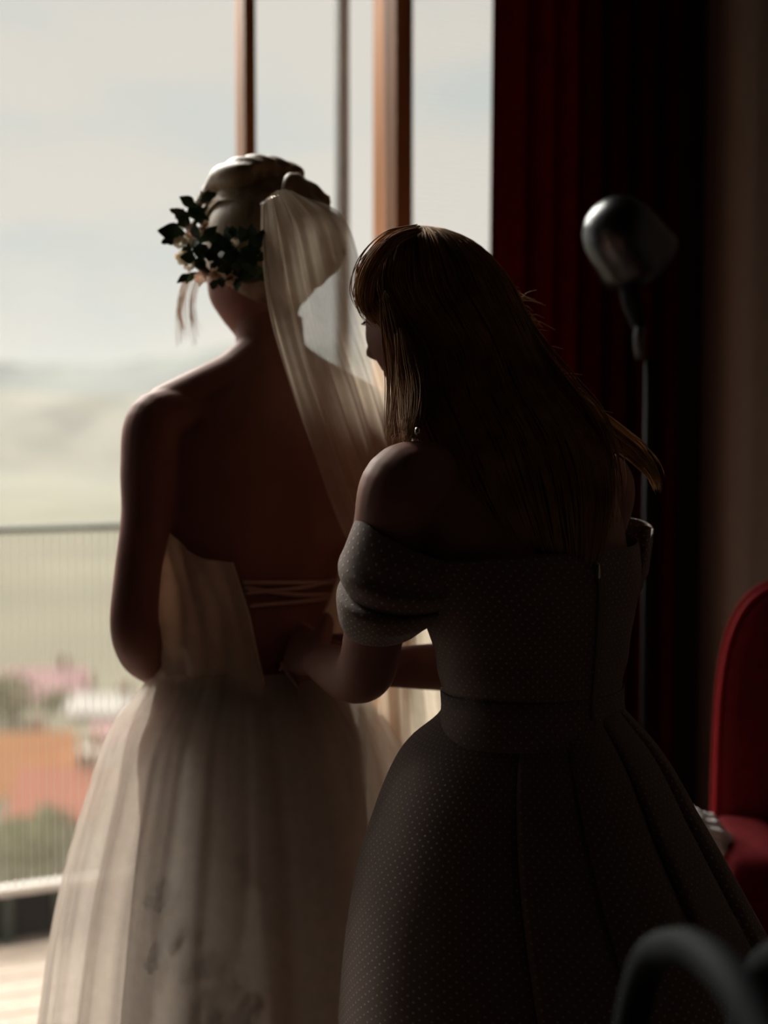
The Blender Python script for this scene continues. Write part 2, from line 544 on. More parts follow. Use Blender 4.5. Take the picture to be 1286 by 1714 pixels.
hm('white', (.80, .76, .72)); hm('cream', (.72, .62, .48)); hm('grey', (.36, .34, .32)); hm('pane', (.06, .07, .08))
hm('pink', (.86, .50, .53)); hm('orange', (.95, .42, .18)); hm('red', (.95, .32, .22)); hm('brown', (.30, .19, .13))


def house(px, py, dist, w, l, h, rh, wall, roof, rz, label):
    """px, py: middle of the roof in the photograph"""
    c = W(px, py, dist)
    zr = c[2] - rh * .5
    zg = zr - h
    e = empty('house', (c[0], c[1], zg), rz)
    tag(e, label, 'house', 'houses in the town below')
    MB().box((0, 0, h / 2 - .8), (w, l, h + 1.6)).build('wall', HOUSE[wall], e, False)
    ov = .45
    for s in (-1, 1):
        b = MB()
        y0, y1 = -(w / 2 + ov), w / 2 + ov
        P = [(y0, s * (l / 2 + ov), h - .12), (y1, s * (l / 2 + ov), h - .12), (y1, 0, h + rh), (y0, 0, h + rh)]
        P2 = [(x, y, z + .16) for x, y, z in P]
        b.add(np.array(P + P2), [(0, 1, 2, 3), (7, 6, 5, 4), (0, 4, 5, 1), (1, 5, 6, 2), (2, 6, 7, 3), (3, 7, 4, 0)])
        b.build('roof_slope', HOUSE[roof], e, False)
    for s in (-1, 1):
        b = MB(); b.add(np.array([(s * w / 2, -l / 2, h), (s * w / 2, l / 2, h), (s * w / 2, 0, h + rh * .96)]), [(0, 1, 2)])
        b.build('gable', HOUSE[wall], e, False)
    MB().box((w * .22, l * .12, h + rh), (.6, .6, 1.6)).build('chimney', HOUSE['brown'], e, False)
    for i in range(3):
        for zz in ([1.4] if h < 4.5 else [1.4, 4.0]):
            MB().box(((i - 1) * w * .3, -l / 2 - .02, zz), (.95, .08, 1.25)).build('window', HOUSE['pane'], e, False)
    return e


house(78, 1140, 92, 4.6, 4.2, 3.4, 1.5, 'grey', 'pink', .04, 'house with a dusty pink roof seen through the railing')
house(185, 1175, 86, 3.8, 3.6, 4.2, .7, 'white', 'white', -.1, 'bright white flat-roofed house beside the pink-roofed one')
house(22, 1275, 68, 5.2, 4.6, 3.6, 2.6, 'cream', 'orange', .12, 'house with a large orange tiled roof below the railing')
house(143, 1262, 73, 2.6, 3.0, 2.6, .5, 'white', 'white', -.05, 'small white house squeezed behind the orange roofs')
house(118, 1322, 62, 3.7, 3.0, 3.2, 1.6, 'white', 'red', -.12, 'house with a coral red roof in front of the small white house')
house(200, 1222, 78, 2.2, 2.4, 2.6, .6, 'cream', 'pink', .2, 'tiny house with a rose roof next to the bride\'s sleeve side')
house(-95, 1180, 88, 4.0, 4.0, 3.5, 1.6, 'cream', 'brown', .1, 'brown-roofed house left of the pink-roofed one')
house(128, 1190, 104, 2.4, 2.4, 2.8, 1.0, 'white', 'red', .3, 'small house with a brick red roof behind the orange roof')


def tree(px, py, dist, r, label):
    c = W(px, py, dist)
    e = empty('tree', (c[0], c[1], c[2] - r * 1.9))
    tag(e, label, 'tree', 'trees among the houses')
    b = MB(); b.tube([(0, 0, -1.5), (0, 0, r * .8), (0, .05, r * 1.7)], [.16 * r, .12 * r, .05 * r]); b.build('trunk', HOUSE['brown'], e)
    b = MB()
    r_ = np.random.RandomState(int(px * 7 + py) % 9999)
    for q in range(260):
        v = r_.randn(3); v /= np.linalg.norm(v)
        p = v * r * (.65 + .4 * r_.rand()) + np.array([0, 0, r * 1.9])
        a = r_.randn(3); a /= np.linalg.norm(a)
        bb = np.cross(a, v); bb /= np.linalg.norm(bb) + 1e-9
        s = r * .2
        b.add(np.array([p - a * s, p + bb * s * .6, p + a * s, p - bb * s * .6]), [(0, 1, 2, 3)])
    b.build('crown', gmt, e)


gmt = surf('tree_leaves', (.22, .25, .11), .9, var=.4, scale=1.5)
for (px, py, ds, r, lb) in ((20, 1165, 84, 1.5, 'round tree standing left of the pink-roofed house'),
                            (100, 1188, 88, 1.4, 'green tree just below the pink-roofed house'),
                            (205, 1352, 56, 1.2, 'green tree beside the coral red roof'),
                            (30, 1440, 48, 1.5, 'leafy tree low against the bottom of the railing'),
                            (80, 1400, 54, 1.2, 'small tree in front of the orange-roofed house'),
                            (150, 1118, 120, 1.6, 'tree behind the flat-roofed white house'),
                            (60, 1090, 140, 2.0, 'tree behind the pink-roofed house')):
    tree(px, py, ds, r, lb)

# ------------------------------------------------------------------ people helpers
def head_parts(scale=1.0):
    """head with face, local frame: x right, y forward, z up, origin in the middle"""
    b = MB()
    nv, nu = 72, 84
    th = np.linspace(.03, math.pi - .03, nv)[:, None]
    ph = np.linspace(0, 2 * math.pi, nu, endpoint=False)[None]
    ux = np.sin(th) * np.cos(ph); uy = np.sin(th) * np.sin(ph); uz = np.cos(th) * np.ones_like(ph)
    x = .073 * ux; y = .093 * uy; z = .114 * uz
    s = np.clip(-uz, 0, 1)
    x = x * (1 - .30 * s ** 2)
    y = np.where(uy < 0, y * (1 - .6 * s), y * (1 - .10 * s))
    y = y + .012 * s
    fr = np.clip(uy * 2.2, 0, 1)
    g = lambda a, c, w: np.exp(-((a - c) / w) ** 2)
    ax = np.abs(x)
    dy = .021 * g(x, 0, .012) * g(z, -.028, .014) + .013 * g(x, 0, .009) * g(z, -.006, .026)
    dy += .005 * g(ax, .02, .02) * g(z, .026, .010)
    dy -= .010 * g(ax, .031, .015) * g(z, .008, .012)
    dy += .006 * g(x, 0, .02) * g(z, -.058, .009) + .013 * g(x, 0, .024) * g(z, -.098, .018)
    dy -= .004 * g(x, 0, .02) * g(z, -.075, .007)
    dy += .004 * g(ax, .042, .02) * g(z, -.025, .02)
    y = y + dy * fr
    P = np.stack([x, y, z], -1)
    b.grid(P, True, True, True)
    for sx in (-1, 1):
        Mx = Matrix.Rotation(sx * .35, 3, 'Z') @ Matrix.Rotation(-.2, 3, 'X')
        b.ball((sx * .074, -.008, -.008), (.008, .018, .031), 14, 12, Mx)
    return b


def xf(b, Mx, off):
    A = np.array(Mx)[:3, :3]
    b.v = [v @ A.T + off for v in b.v]
    return b


def hand(b, wrist, d, n, s, curl=(.5, .6, .4), L=.165, spread=.0):
    """adds palm, four fingers and thumb. d: towards the fingertips, n: the way the palm faces, s: thumb side"""
    wrist = np.asarray(wrist, float)
    d = np.asarray(d, float); d /= np.linalg.norm(d)
    n = np.asarray(n, float); n = n - d * n.dot(d); n /= np.linalg.norm(n)
    s_ = np.cross(d, n); s_ = s_ if s_.dot(s) > 0 else -s_
    k = L / .18
    a = np.linspace(0, 2 * math.pi, 16, endpoint=False)
    rings = []
    for q, w, h in ((-.02, .025, .020), (0, .027, .019), (.03, .034, .016), (.06, .039, .014), (.085, .039, .012), (.094, .034, .008)):
        rings.append(wrist + k * (d * q + np.cos(a)[:, None] * s_ * w + np.sin(a)[:, None] * n * h))
    b.grid(np.array(rings), True, True, True)
    for i, (so, ln) in enumerate(((.030, .070), (.010, .078), (-.010, .072), (-.029, .057))):
        p = wrist + k * (d * (.082 - .004 * abs(i - 1)) + s_ * so)
        dd = d + s_ * so * spread; dd /= np.linalg.norm(dd)
        pts = [p - dd * .01, p]; ang = 0
        for c_, fr in zip(curl, (.45, .30, .25)):
            ang += c_
            p = p + k * ln * fr * (dd * math.cos(ang) + n * math.sin(ang))
            pts.append(p)
        b.tube(pts, [.0085, .0088, .0082, .0072, .0055], 10, 16)
    p = wrist + k * (d * .02 + s_ * .026 + n * .004)
    t1 = d * .65 + s_ * .65 + n * .35; t1 /= np.linalg.norm(t1)
    t2 = d * .9 + s_ * .15 + n * .45; t2 /= np.linalg.norm(t2)
    b.tube([p - t1 * .01, p + t1 * .012, p + t1 * .042 * k, p + t1 * .042 * k + t2 * .028 * k, p + t1 * .042 * k + t2 * .05 * k], [.012, .0135, .0105, .0092, .0065], 10, 18)


def fuse(name, b, mat, parent, origin, voxel=.004, it=4):
    """joins the overlapping shapes into one continuous skin"""
    b.v = [v - np.asarray(origin) for v in b.v]
    me = b.mesh('tmp'); ob = bpy.data.objects.new('tmp', me); COL.objects.link(ob)
    r = ob.modifiers.new('r', 'REMESH'); r.mode = 'VOXEL'; r.voxel_size = voxel; r.adaptivity = 0
    s = ob.modifiers.new('s', 'SMOOTH'); s.factor = .5; s.iterations = it
    dg = bpy.context.evaluated_depsgraph_get(); dg.update()
    out = bpy.data.meshes.new_from_object(ob.evaluated_get(dg))
    bpy.data.objects.remove(ob)
    out.name = name
    out.materials.clear(); out.materials.append(mat)
    out.polygons.foreach_set('use_smooth', [True] * len(out.polygons))
    o = bpy.data.objects.new(name, out); COL.objects.link(o); o.parent = parent
    return o


class Torso:
    def __init__(self, keys, yaw):
        """keys: (py, cx_px, d, a, b) from low to high"""
        self.R = np.array([math.cos(yaw), math.sin(yaw), 0]); self.Fw = np.array([-math.sin(yaw), math.cos(yaw), 0])
        C = np.array([W(c, p, d) for p, c, d, _, _ in keys])
        self.z = C[:, 2]; self.cx = C[:, 0]; self.cy = C[:, 1]
        self.a = np.array([k[3] for k in keys]); self.b = np.array([k[4] for k in keys])

    def pt(self, z, phi, off=0.0):
        z = np.asarray(z, float); phi = np.asarray(phi, float)
        z, phi = np.broadcast_arrays(z, phi)
        a = cubic(self.z, self.a, z) + off; bb = cubic(self.z, self.b, z) + off
        x = cubic(self.z, self.cx, z); y = cubic(self.z, self.cy, z)
        c = np.cos(phi); s = np.sin(phi)
        p = (a * c)[..., None] * self.R + (bb * s)[..., None] * self.Fw
        p[..., 0] += x; p[..., 1] += y; p[..., 2] += z
        return p

    def add(self, b, n=60, nu=48):
        z = np.linspace(self.z[0], self.z[-1], n)[:, None]
        ph = np.linspace(0, 2 * math.pi, nu, endpoint=False)[None]
        P = self.pt(z, ph)
        # furrow of the spine and the shoulder blades
        back = np.clip(-np.sin(ph), 0, 1)
        fur = -.006 * np.exp(-((ph - 1.5 * math.pi) / .16) ** 2) * np.exp(-((z - (self.z[0] + .33)) / .22) ** 2)
        P = P + (fur * back)[..., None] * (-self.Fw)
        b.grid(P, True, True, True)


def cloth_uv(P):
    du = np.linalg.norm(np.diff(P, axis=1), axis=2).mean(axis=0)
    dv = np.linalg.norm(np.diff(P, axis=0), axis=2).mean(axis=1)
    u = np.concatenate([[0], np.cumsum(du)]); v = np.concatenate([[0], np.cumsum(dv)])
    return np.stack(np.meshgrid(u, v), -1)


def face_bits(parent, Mx, off, origin):
    def put(b, name, mat):
        xf(b, Mx, off); return b.build(name, mat, parent, origin=origin)
    for sx in (-1, 1):
        b = MB().ball((sx * .031, .066, .008), (.0115, .0115, .0115), 14, 10)
        e_ = put(b, 'eye', M['eye'])
        b = MB().ball((sx * .031, .0738, .007), (.0055, .0045, .0055), 10, 8); xf(b, Mx, off)
        b.build('iris', M['iris'], e_, origin=origin)
        b = MB()
        for q in range(14):
            u = q / 13 - .5
            p = np.array([sx * .031 + u * .024, .077 - u * u * .02, .009])
            b.tube([p, p + np.array([u * .004, .004, -.003]), p + np.array([u * .006, .007, -.003])], [.0005, .0004, .0002], 4, 4)
        put(b, 'eyelashes', M['brow'])
        b = MB().tube([(sx * .014, .0915, .027), (sx * .03, .0835, .033), (sx * .048, .066, .028)], [.0018, .0022, .001], 6)
        put(b, 'eyebrow', M['brow'])
    b = MB().tube([(-.021, .074, -.058), (-.008, .0855, -.055), (0, .0865, -.0565), (.008, .0855, -.055), (.021, .074, -.058)], [.0015, .0032, .003, .0032, .0015], 8)
    b.tube([(-.020, .074, -.060), (0, .0855, -.065), (.020, .074, -.060)], [.0015, .004, .0015], 8)
    put(b, 'lips', M['lips'])


# ------------------------------------------------------------------ the bride
BY = math.radians(22)
BD = 2.10
bkeys = [(1350, 424, BD, .150, .105), (1300, 423, BD, .170, .118), (1240, 421, BD, .168, .116), (1180, 419, BD, .148, .104), (1110, 418, BD, .128, .094),
         (1030, 420, BD, .127, .092), (960, 424, BD, .136, .097), (880, 430, BD, .148, .103), (830, 434, BD, .156, .104),
         (770, 438, BD, .164, .098), (720, 442, BD, .163, .088), (685, 446, BD + .005, .142, .076), (655, 448, BD + .008, .108, .066),
         (625, 450, BD + .012, .073, .058), (598, 451, BD + .018, .056, .053), (570, 452, BD + .024, .051, .051), (530, 450, BD + .03, .05, .05)]
bt = Torso(bkeys, BY)
bo = W(420, 1100, BD); bo[2] = 0
bride = empty('person', bo)
tag(bride, 'woman in a cream open-backed wedding gown, hair pinned up, facing the window', 'person')
body = MB()
bt.add(body)
hb_c = W(436, 450, BD + .035)
hb_M = Matrix.Rotation(math.radians(44), 3, 'Z') @ Matrix.Rotation(math.radians(-16), 3, 'X')
hp = xf(head_parts(), hb_M, hb_c)
body.v += hp.v; body.f += [tuple(i + body.n for i in q) for q in hp.f]; body.uv += hp.uv; body.n += hp.n
# slope from the neck to the shoulders
body.tube([W(440, 610, BD + .01), W(395, 640, BD - .005), W(330, 667, BD - .03), W(276, 694, BD - .055)], [.05, .046, .041, .041], 20, 24)
body.tube([W(462, 610, BD + .01), W(510, 640, BD + .02), W(570, 667, BD + .045), W(622, 694, BD + .065)], [.05, .046, .041, .041], 20, 24)
# arms
lw = W(264, 1122, 2.165)
body.tube([W(330, 715, 2.06), W(266, 708, 2.03), W(250, 780, 2.012), W(246, 860, 2.0), W(232, 950, 1.985), W(225, 1040, 1.98), W(236, 1085, 2.04), W(250, 1108, 2.11), lw],
          [.05, .046, .041, .0365, .033, .0345, .036, .031, .025], 20, 60)
hand(body, lw, np.array([.75, .62, -.15]), np.array([.55, -.75, -.2]), np.array([.1, .2, .9]), (.25, .35, .3))
rw = W(545, 1085, 2.36)
body.tube([W(560, 720, 2.12), W(632, 708, 2.175), W(648, 790, 2.19), W(648, 890, 2.20), W(634, 1005, 2.225), W(605, 1050, 2.28), rw],
          [.05, .046, .041, .036, .0345, .034, .025], 20, 50)
hand(body, rw, np.array([-.85, .45, -.1]), np.array([-.45, -.85, -.2]), np.array([0, .2, .9]), (.25, .35, .3))
# legs and feet (under the gown)
for s in (-1, 1):
    hip = bt.pt(bt.z[0] + .05, 0)[0:3] * 0 + (np.array([bt.cx[0], bt.cy[0], bt.z[0] + .04]) + bt.R * s * .085)
    kn = np.array([hip[0], hip[1], .47]) + bt.Fw * .015; an = np.array([hip[0], hip[1], .09]) - bt.Fw * .02
    body.tube([hip, (hip + kn) / 2, kn, (kn * .6 + an * .4), an, an + np.array([0, 0, -.03])], [.088, .075, .055, .053, .036, .034], 18, 40)
    body.tube([an + np.array([0, 0, -.045]) - bt.Fw * .035, an + np.array([0, 0, -.05]) + bt.Fw * .06, an + np.array([0, 0, -.065]) + bt.Fw * .16], [.032, .034, .02], 12, 16)
fuse('body', body, M['skin'], bride, bo, .0038, 4)
face_bits(bride, hb_M, hb_c, bo)


def HB(x, y, z):
    return hb_c + np.array(hb_M @ Vector((x, y, z)))


# hair of the bride: cap, twisted rolls over the crown, bun of curls, loose strands
HM = np.array(hb_M)
hair = MB()
hair.ball(HB(0, -.02, .028), (.086, .097, .106), 40, 30, HM)
hair.ball(HB(0, -.068, .03), (.066, .058, .066), 30, 20, HM)
for q in range(5):
    a0 = -.9 + q * .42
    pts = []
    for u in np.linspace(0, 1, 9):
        ang = a0 + .25 * math.sin(u * 6)
        pts.append(HB(.082 * math.sin(ang) * (1 - .25 * u), .045 - .13 * u, .084 + .060 * math.sin(.5 + u * 1.9) * math.cos(ang * .8)))
    hair.tube(pts, [.008, .014, .018, .020, .020, .019, .018, .015, .010], 10, 36)
for q in range(16):
    a0 = rng.rand() * 6.28; rr = .018 + .026 * rng.rand()
    c = np.array([.026 * math.cos(a0), -.108 - .026 * rng.rand(), .026 + .038 * math.sin(a0)])
    pts = []
    for u in np.linspace(0, 1, 10):
        w_ = u * 5.2 + a0
        pts.append(HB(c[0] + rr * math.cos(w_), c[1] + .012 * math.sin(w_ * 1.7), c[2] + rr * math.sin(w_)))
    hair.tube(pts, np.interp(np.linspace(0, 1, 10), [0, .5, 1], [.008, .014, .006]), 8, 30)
hair.ball(HB(0, -.105, .022), (.044, .038, .054), 24, 16, HM)
hair.ball(HB(.0, -.108, -.036), (.028, .026, .034), 20, 14, HM)
ho = fuse('hair', hair, M['hair_bride'], bride, bo, .004, 2)
st = MB()
for q in range(640):
    a0 = rng.uniform(-1.9, 1.9)
    pts = []
    bend = rng.randn() * .25
    for u in np.linspace(0, 1, 8):
        th = -.75 + 2.55 * u
        an = a0 * (1 - .8 * u ** 1.5) + bend * math.sin(u * 3)
        d3 = np.array([math.sin(an) * math.cos(th * .35), math.cos(th) * math.cos(an * .75), math.sin(th + .8) * .9 * math.cos(an * .5)])
        d3 = np.array([math.sin(an) * .95, math.cos(th + .25) * math.cos(an * .6), math.sin(th + 1.2) * math.cos(an * .55) + .05])
        d3 /= np.linalg.norm(d3)
        p = np.array([0, -.02, .028]) + d3 * np.array([.087, .099, .109]) * (1.0 + .03 * rng.rand())
        pts.append(HB(*p))
    st.tube(pts, [.0004, .0014, .0016, .0016, .0015, .0014, .001, .0004], 5, 18)
for q in range(24):   # fly-away hairs over the crown
    a0 = rng.uniform(-1.2, 1.2); y0 = rng.uniform(-.07, .05)
    p = np.array([.07 * math.sin(a0), y0, .108 + .025 * math.cos(a0)])
    dv = np.array([rng.randn() * .012, -.028 + rng.randn() * .01, .004 + .005 * rng.rand()])
    st.tube([HB(*p), HB(*(p + dv * .5)), HB(*(p + dv + np.array([0, -.01, -.012])))], [.0005, .0004, .0002], 4, 7)
o = st.build('hair_strands', M['hair_bride2'], ho, origin=bo); o['kind'] = 'stuff'
ws = MB()
for q in range(26):
    px0 = rng.uniform(300, 332); d0 = BD + .1 + rng.rand() * .04
    dx = rng.randn() * 7
    ws.tube([W(px0 + 14, 455, d0), W(px0, 490, d0), W(px0 + dx * .5 - 2, 530, d0), W(px0 + dx + 4, 548 + rng.rand() * 35, d0)], [.0008, .0006, .0005, .0002], 4, 12)
o = ws.build('loose_strands', M['hair_bride2'], ho, origin=bo); o['kind'] = 'stuff'

# gown bodice: hugs the torso, open in a V down the back
zw = W(420, 1110, BD)[2]
ztp = W(300, 822, BD)[2]
zbk = W(400, 932, BD)[2]
zv = W(480, 1172, BD)[2]
nu, nv = 150, 46
uu = np.linspace(0, 1, nu)
Pb = np.zeros((nv, nu, 3))
for i, u in enumerate(uu):
    for j in range(nv):
        v = j / (nv - 1)
        # angle from just left of the opening, round the front, to just right of it
        half = np.interp(zbk - (zbk - zv) * (1 - v), [zv - .03, zv, zv + .05, zw + .09, zbk, zbk + .2], [0, 1, 5, 14, 25, 30])
        half_r = np.interp(zbk - (zbk - zv) * (1 - v), [zv - .03, zv, zv + .05, zw + .09, zbk, zbk + .2], [0, 6, 20, 38, 46, 50])
        phi = math.radians(-90 - half - (360 - half - half_r) * u)
        thb = abs((math.degrees(phi) + 90 + 180) % 360 - 180)
        pyt = float(cubic(np.array([0, 24, 48, 65, 80, 110, 180.]), np.array([937, 930, 914, 880, 828, 815, 812.]), np.array([thb]))[0])
        ztop_ = W(400, pyt, BD)[2]
        zl = zv - .02 + (zw - .012 - zv + .02) * min(1, max(0, (thb - 15) / 40)) ** .7
        z = zl + (ztop_ - zl) * v
        gat = .0035 * math.sin(u * 150 + 2 * math.sin(v * 3)) * (.35 + .65 * (1 - v)) + .004 * math.sin(u * 61 + v * 4) + .014 * math.exp(-((thb - 80) / 32) ** 2) * math.sin(math.pi * min(1, max(0, v))) ** .8
        bl = .013 + .012 * math.exp(-((v - .35) / .2) ** 2) * (.5 + .5 * math.sin(u * 40 + 1))
        Pb[j, i] = bt.pt(z, phi, (bl + gat) * (.25 + .75 * min(1, v * 3.5)))
gown = empty('gown', (0, 0, 0)); gown.parent = bride
b = MB(); b.grid(Pb, uv=cloth_uv(Pb))
o = b.build('bodice', M['gown'], gown, origin=bo); solid(o, .0022)
o['label'] = 'cream gathered bodice left open down the back'
# rolled edge of the opening
for i in (0, nu - 1):
    b = MB(); b.tube(Pb[::3, i], .0028, 6); b.build('edge_binding', M['gown'], gown, origin=bo)


# skirts: gathered tulle over a narrower lining
def skirt(a_keys, zs_, fold, nf, seed, sag=0.0, ctr=(0, 0), nu=260, nv=50, bscale=1.0, ph0=0.0):
    r_ = np.random.RandomState(seed)
    k1, k2, k3 = r_.rand(3) * 6.28
    P = np.zeros((nv, nu, 3))
    for j in range(nv):
        v = j / (nv - 1)
        z = zs_[0] + (zs_[-1] - zs_[0]) * v
        a = float(cubic(np.array(zs_[::-1]), np.array(a_keys[::-1]), np.array([z]))[0])
        cx = float(cubic(bt.z, bt.cx, np.array([z]))[0]); cy = float(cubic(bt.z, bt.cy, np.array([z]))[0])
        ph = np.linspace(0, 2 * math.pi, nu, endpoint=False)
        wob = fold * min(1, .12 + 1.1 * v) * (np.sin(ph * nf + k1 + .5 * np.sin(ph * 3)) + .55 * np.sin(ph * (nf * 2 - 3) + k2) + .4 * np.sin(ph * 5 + k3))
        wob = wob + .0006 * np.sin(ph * 61)
        r = a + wob
        P[j] = np.stack([cx + r * np.cos(ph), cy + ctr[1] * v + r * bscale * np.sin(ph), np.full(nu, z)], -1)
    return P


ZS = [W(420, q, BD)[2] for q in (1108, 1150, 1200, 1330, 1500, 1714)] + [.28, .02]
AO = [.136, .160, .198, .246, .290, .322, .345, .37]
Po = skirt(AO, ZS, .008, 17, 3, bscale=.86)
b = MB(); b.grid(Po, True, uv=None); o = b.build('tulle_overskirt', M['tulle'], gown, origin=bo)
o['label'] = 'sheer pale tulle over-skirt glowing against the window'
AM = [.132, .148, .172, .200, .232, .258, .275, .29]
Pm = skirt(AM, ZS, .009, 13, 8, bscale=.86)
b = MB(); b.grid(Pm, True); b.build('tulle_underskirt', M['tulle2'], gown, origin=bo)
AI = [.128, .140, .152, .164, .182, .200, .21, .22]
Pi = skirt(AI, ZS, .006, 9, 5, bscale=.86)
b = MB(); b.grid(Pi, True); b.build('lining', M['lining'], gown, origin=bo)

# lace flowers sewn on the layer under the outer tulle
def flower(c, nrm, r, rot, mat, parent, name, origin, npet=5, cup=.25):
    nrm = np.asarray(nrm, float); nrm /= np.linalg.norm(nrm)
    a = np.cross(nrm, [0, 0, 1.0]); a /= np.linalg.norm(a); bb = np.cross(nrm, a)
    b = MB()
    for k_ in range(npet):
        t_ = rot + k_ * 2 * math.pi / npet
        d = a * math.cos(t_) + bb * math.sin(t_); s = a * -math.sin(t_) + bb * math.cos(t_)
        P = []
        for q, w in ((.12, .12), (.45, .36), (.75, .42), (1.0, .16)):
            h = cup * r * q * q
            P.append([c + r * (d * q - s * w) + nrm * h * 1.1, c + r * d * q + nrm * h * .7, c + r * (d * q + s * w) + nrm * h * 1.1])
        b.grid(np.array(P))
    return b.build(name, mat, parent, origin=origin)


for (px, py, r) in ((270, 1490, .017), (262, 1505, .012), (285, 1560, .016), (262, 1566, .013), (300, 1590, .011), (335, 1605, .014), (352, 1612, .012), (345, 1640, .014),
                    (322, 1668, .015), (345, 1690, .016), (370, 1660, .011), (390, 1625, .012), (240, 1500, .011), (408, 1680, .015), (330, 1560, .012), (355, 1575, .010),
                    (300, 1530, .009), (420, 1450, .010), (390, 1430, .012), (250, 1600, .013), (380, 1700, .013), (430, 1640, .014)):
    z = W(px, py, BD - .2)[2]
    x = W(px, py, BD - .2)[0]
    # onto the under-skirt, on the side that faces the camera
    j = int(np.argmin(np.abs(Po[:, 0, 2] - z)))
    row = Po[j]; near = row[:, 1] < row[:, 1].mean()
    i = int(np.argmin(np.where(near, np.abs(row[:, 0] - x), 9)))
    c = row[i].copy(); ctr = row.mean(axis=0)
    nrm = c - ctr; nrm[2] = .1
    nn = nrm / np.linalg.norm(nrm)
    flower(c - nn * .0135, nrm, r, rng.rand() * 6, M['lace'], gown, 'lace_flower', bo, cup=.1)

# lacing across the open back and the ribbon ends in the fingers
def bpt(px, py, off=.006):
    z = W(px, py, BD - .095)[2]
    best = None
    ph = np.linspace(-math.pi, 0, 200)
    P = bt.pt(z, ph, off)
    X = W(px, py, BD - .095)[0]
    i = int(np.argmin(np.abs(P[:, 0] / P[:, 1] - X / (BD - .095))))
    return P[i]


for (y0, y1, y2) in ((972, 977, 984), (980, 998, 1006), (1012, 1010, 1006), (990, 986, 975)):
    p = [bpt(406 + (y0 - 972) * .3, y0, .014), bpt(450, (y0 + y1) / 2, .009), bpt(500, y1, .008), bpt(545, (y1 + y2) / 2, .009), bpt(572, y2, .014)]
    b = MB(); b.tube(p, .0035, 6, 24)
    b.build('ribbon', M['ribbon'], gown, origin=bo)
for p in ([W(505, 1072, 1.985), W(490, 1090, 1.98), W(478, 1110, 1.978), W(468, 1122, 1.982)],
          [W(470, 1108, 1.982), W(482, 1125, 1.975), W(492, 1138, 1.972), W(500, 1150, 1.96)]):
    b = MB(); b.tube(p, [.003, .0035, .0035, .002], 6, 18); b.build('ribbon', M['ribbon'], gown, origin=bo)

# ------------------------------------------------------------------ veil
vl = [(437, 345, 1.99), (437, 420, 1.965), (450, 530, 1.965), (484, 650, 1.97), (518, 750, 1.975), (556, 860, 1.985), (600, 960, 2.0), (618, 1060, 2.05), (600, 1160, 2.06),
      (592, 1300, 2.04), (588, 1500, 2.0), (588, 1750, 2.0)]
vr = [(505, 330, 2.03), (572, 358, 2.02), (601, 425, 2.02), (611, 500, 2.04), (644, 600, 2.08), (668, 690, 2.12), (692, 800, 2.16), (716, 900, 2.19), (742, 1000, 2.22),
      (768, 1100, 2.25), (790, 1250, 2.28), (815, 1500, 2.3)]
Lc = catmull([W(*q) for q in vl], 90); Rc = catmull([W(*q) for q in vr], 90)
nu = 110
P = np.zeros((90, nu, 3))
for j in range(90):
    v = j / 89
    for i in range(nu):
        s = i / (nu - 1)
        p = Lc[j] * (1 - s) + Rc[j] * s
        bul = .070 * math.exp(-((v - .13) / .13) ** 2) + .03 * math.exp(-((v - .4) / .2) ** 2)
        p = p + np.array([0, -1, 0]) * bul * math.sin(math.pi * s) ** .7
        p = p + np.array([0, 0, 1]) * .012 * math.sin(math.pi * s) * math.exp(-(v / .05) ** 2)
        amp = .004 + .014 * min(1, v * 1.6)
        wv_ = math.sin(s * 34 + 1.5 * math.sin(v * 4)) + .5 * math.sin(s * 61 + 3 * v)
        p = p + np.array([.35, -1, 0]) * amp * wv_ * .7
        P[j, i] = p
veil_o = W(470, 340, 2.05)
veil = empty('bridal_veil', veil_o)
tag(veil, 'long sheer cream veil hanging from the bride\'s pinned-up hair', 'veil')
MB().grid(P).build('net', M['veil'], veil, origin=veil_o)
b = MB(); b.tube([W(438, 343, 2.03), W(455, 334, 2.005), W(480, 330, 2.0), W(505, 331, 2.03)], .004, 6); b.build('comb', M['metal'], veil, origin=veil_o)

# ------------------------------------------------------------------ flower crown
fo = HB(-.06, .03, .05)
crown = empty('flower_crown', fo)
tag(crown, 'crown of green leaves and small cream flowers on the bride\'s hair', 'flower crown')
b = MB(); b.tube([W(345, 345, 2.09), W(318, 390, 2.06), W(325, 440, 2.04), W(370, 462, 2.02), W(430, 468, 2.01), W(470, 430, 2.03)], .004, 6)
b.build('stem', M['stem'], crown, origin=fo)


def leaf(c, d, n, L, wd, mat, lobes=False):
    d = np.asarray(d, float); d /= np.linalg.norm(d); n = np.asarray(n, float); n = n - d * n.dot(d); n /= np.linalg.norm(n)
    s = np.cross(d, n)
    P = []
    prof = ((0, .06), (.15, .5), (.3, .95 if not lobes else .7), (.45, .8 if lobes else 1.0), (.6, 1.0 if lobes else .85), (.75, .55), (.88, .5 if lobes else .3), (1, .02))
    for q, w in prof:
        up = .12 * L * math.sin(q * 2.4)
        P.append([c + d * L * q - s * wd * w + n * (up + .1 * wd * w), c + d * L * q + n * up, c + d * L * q + s * wd * w + n * (up + .1 * wd * w)])
    o = MB().grid(np.array(P)).build('leaf', mat, crown, origin=fo)
    return o


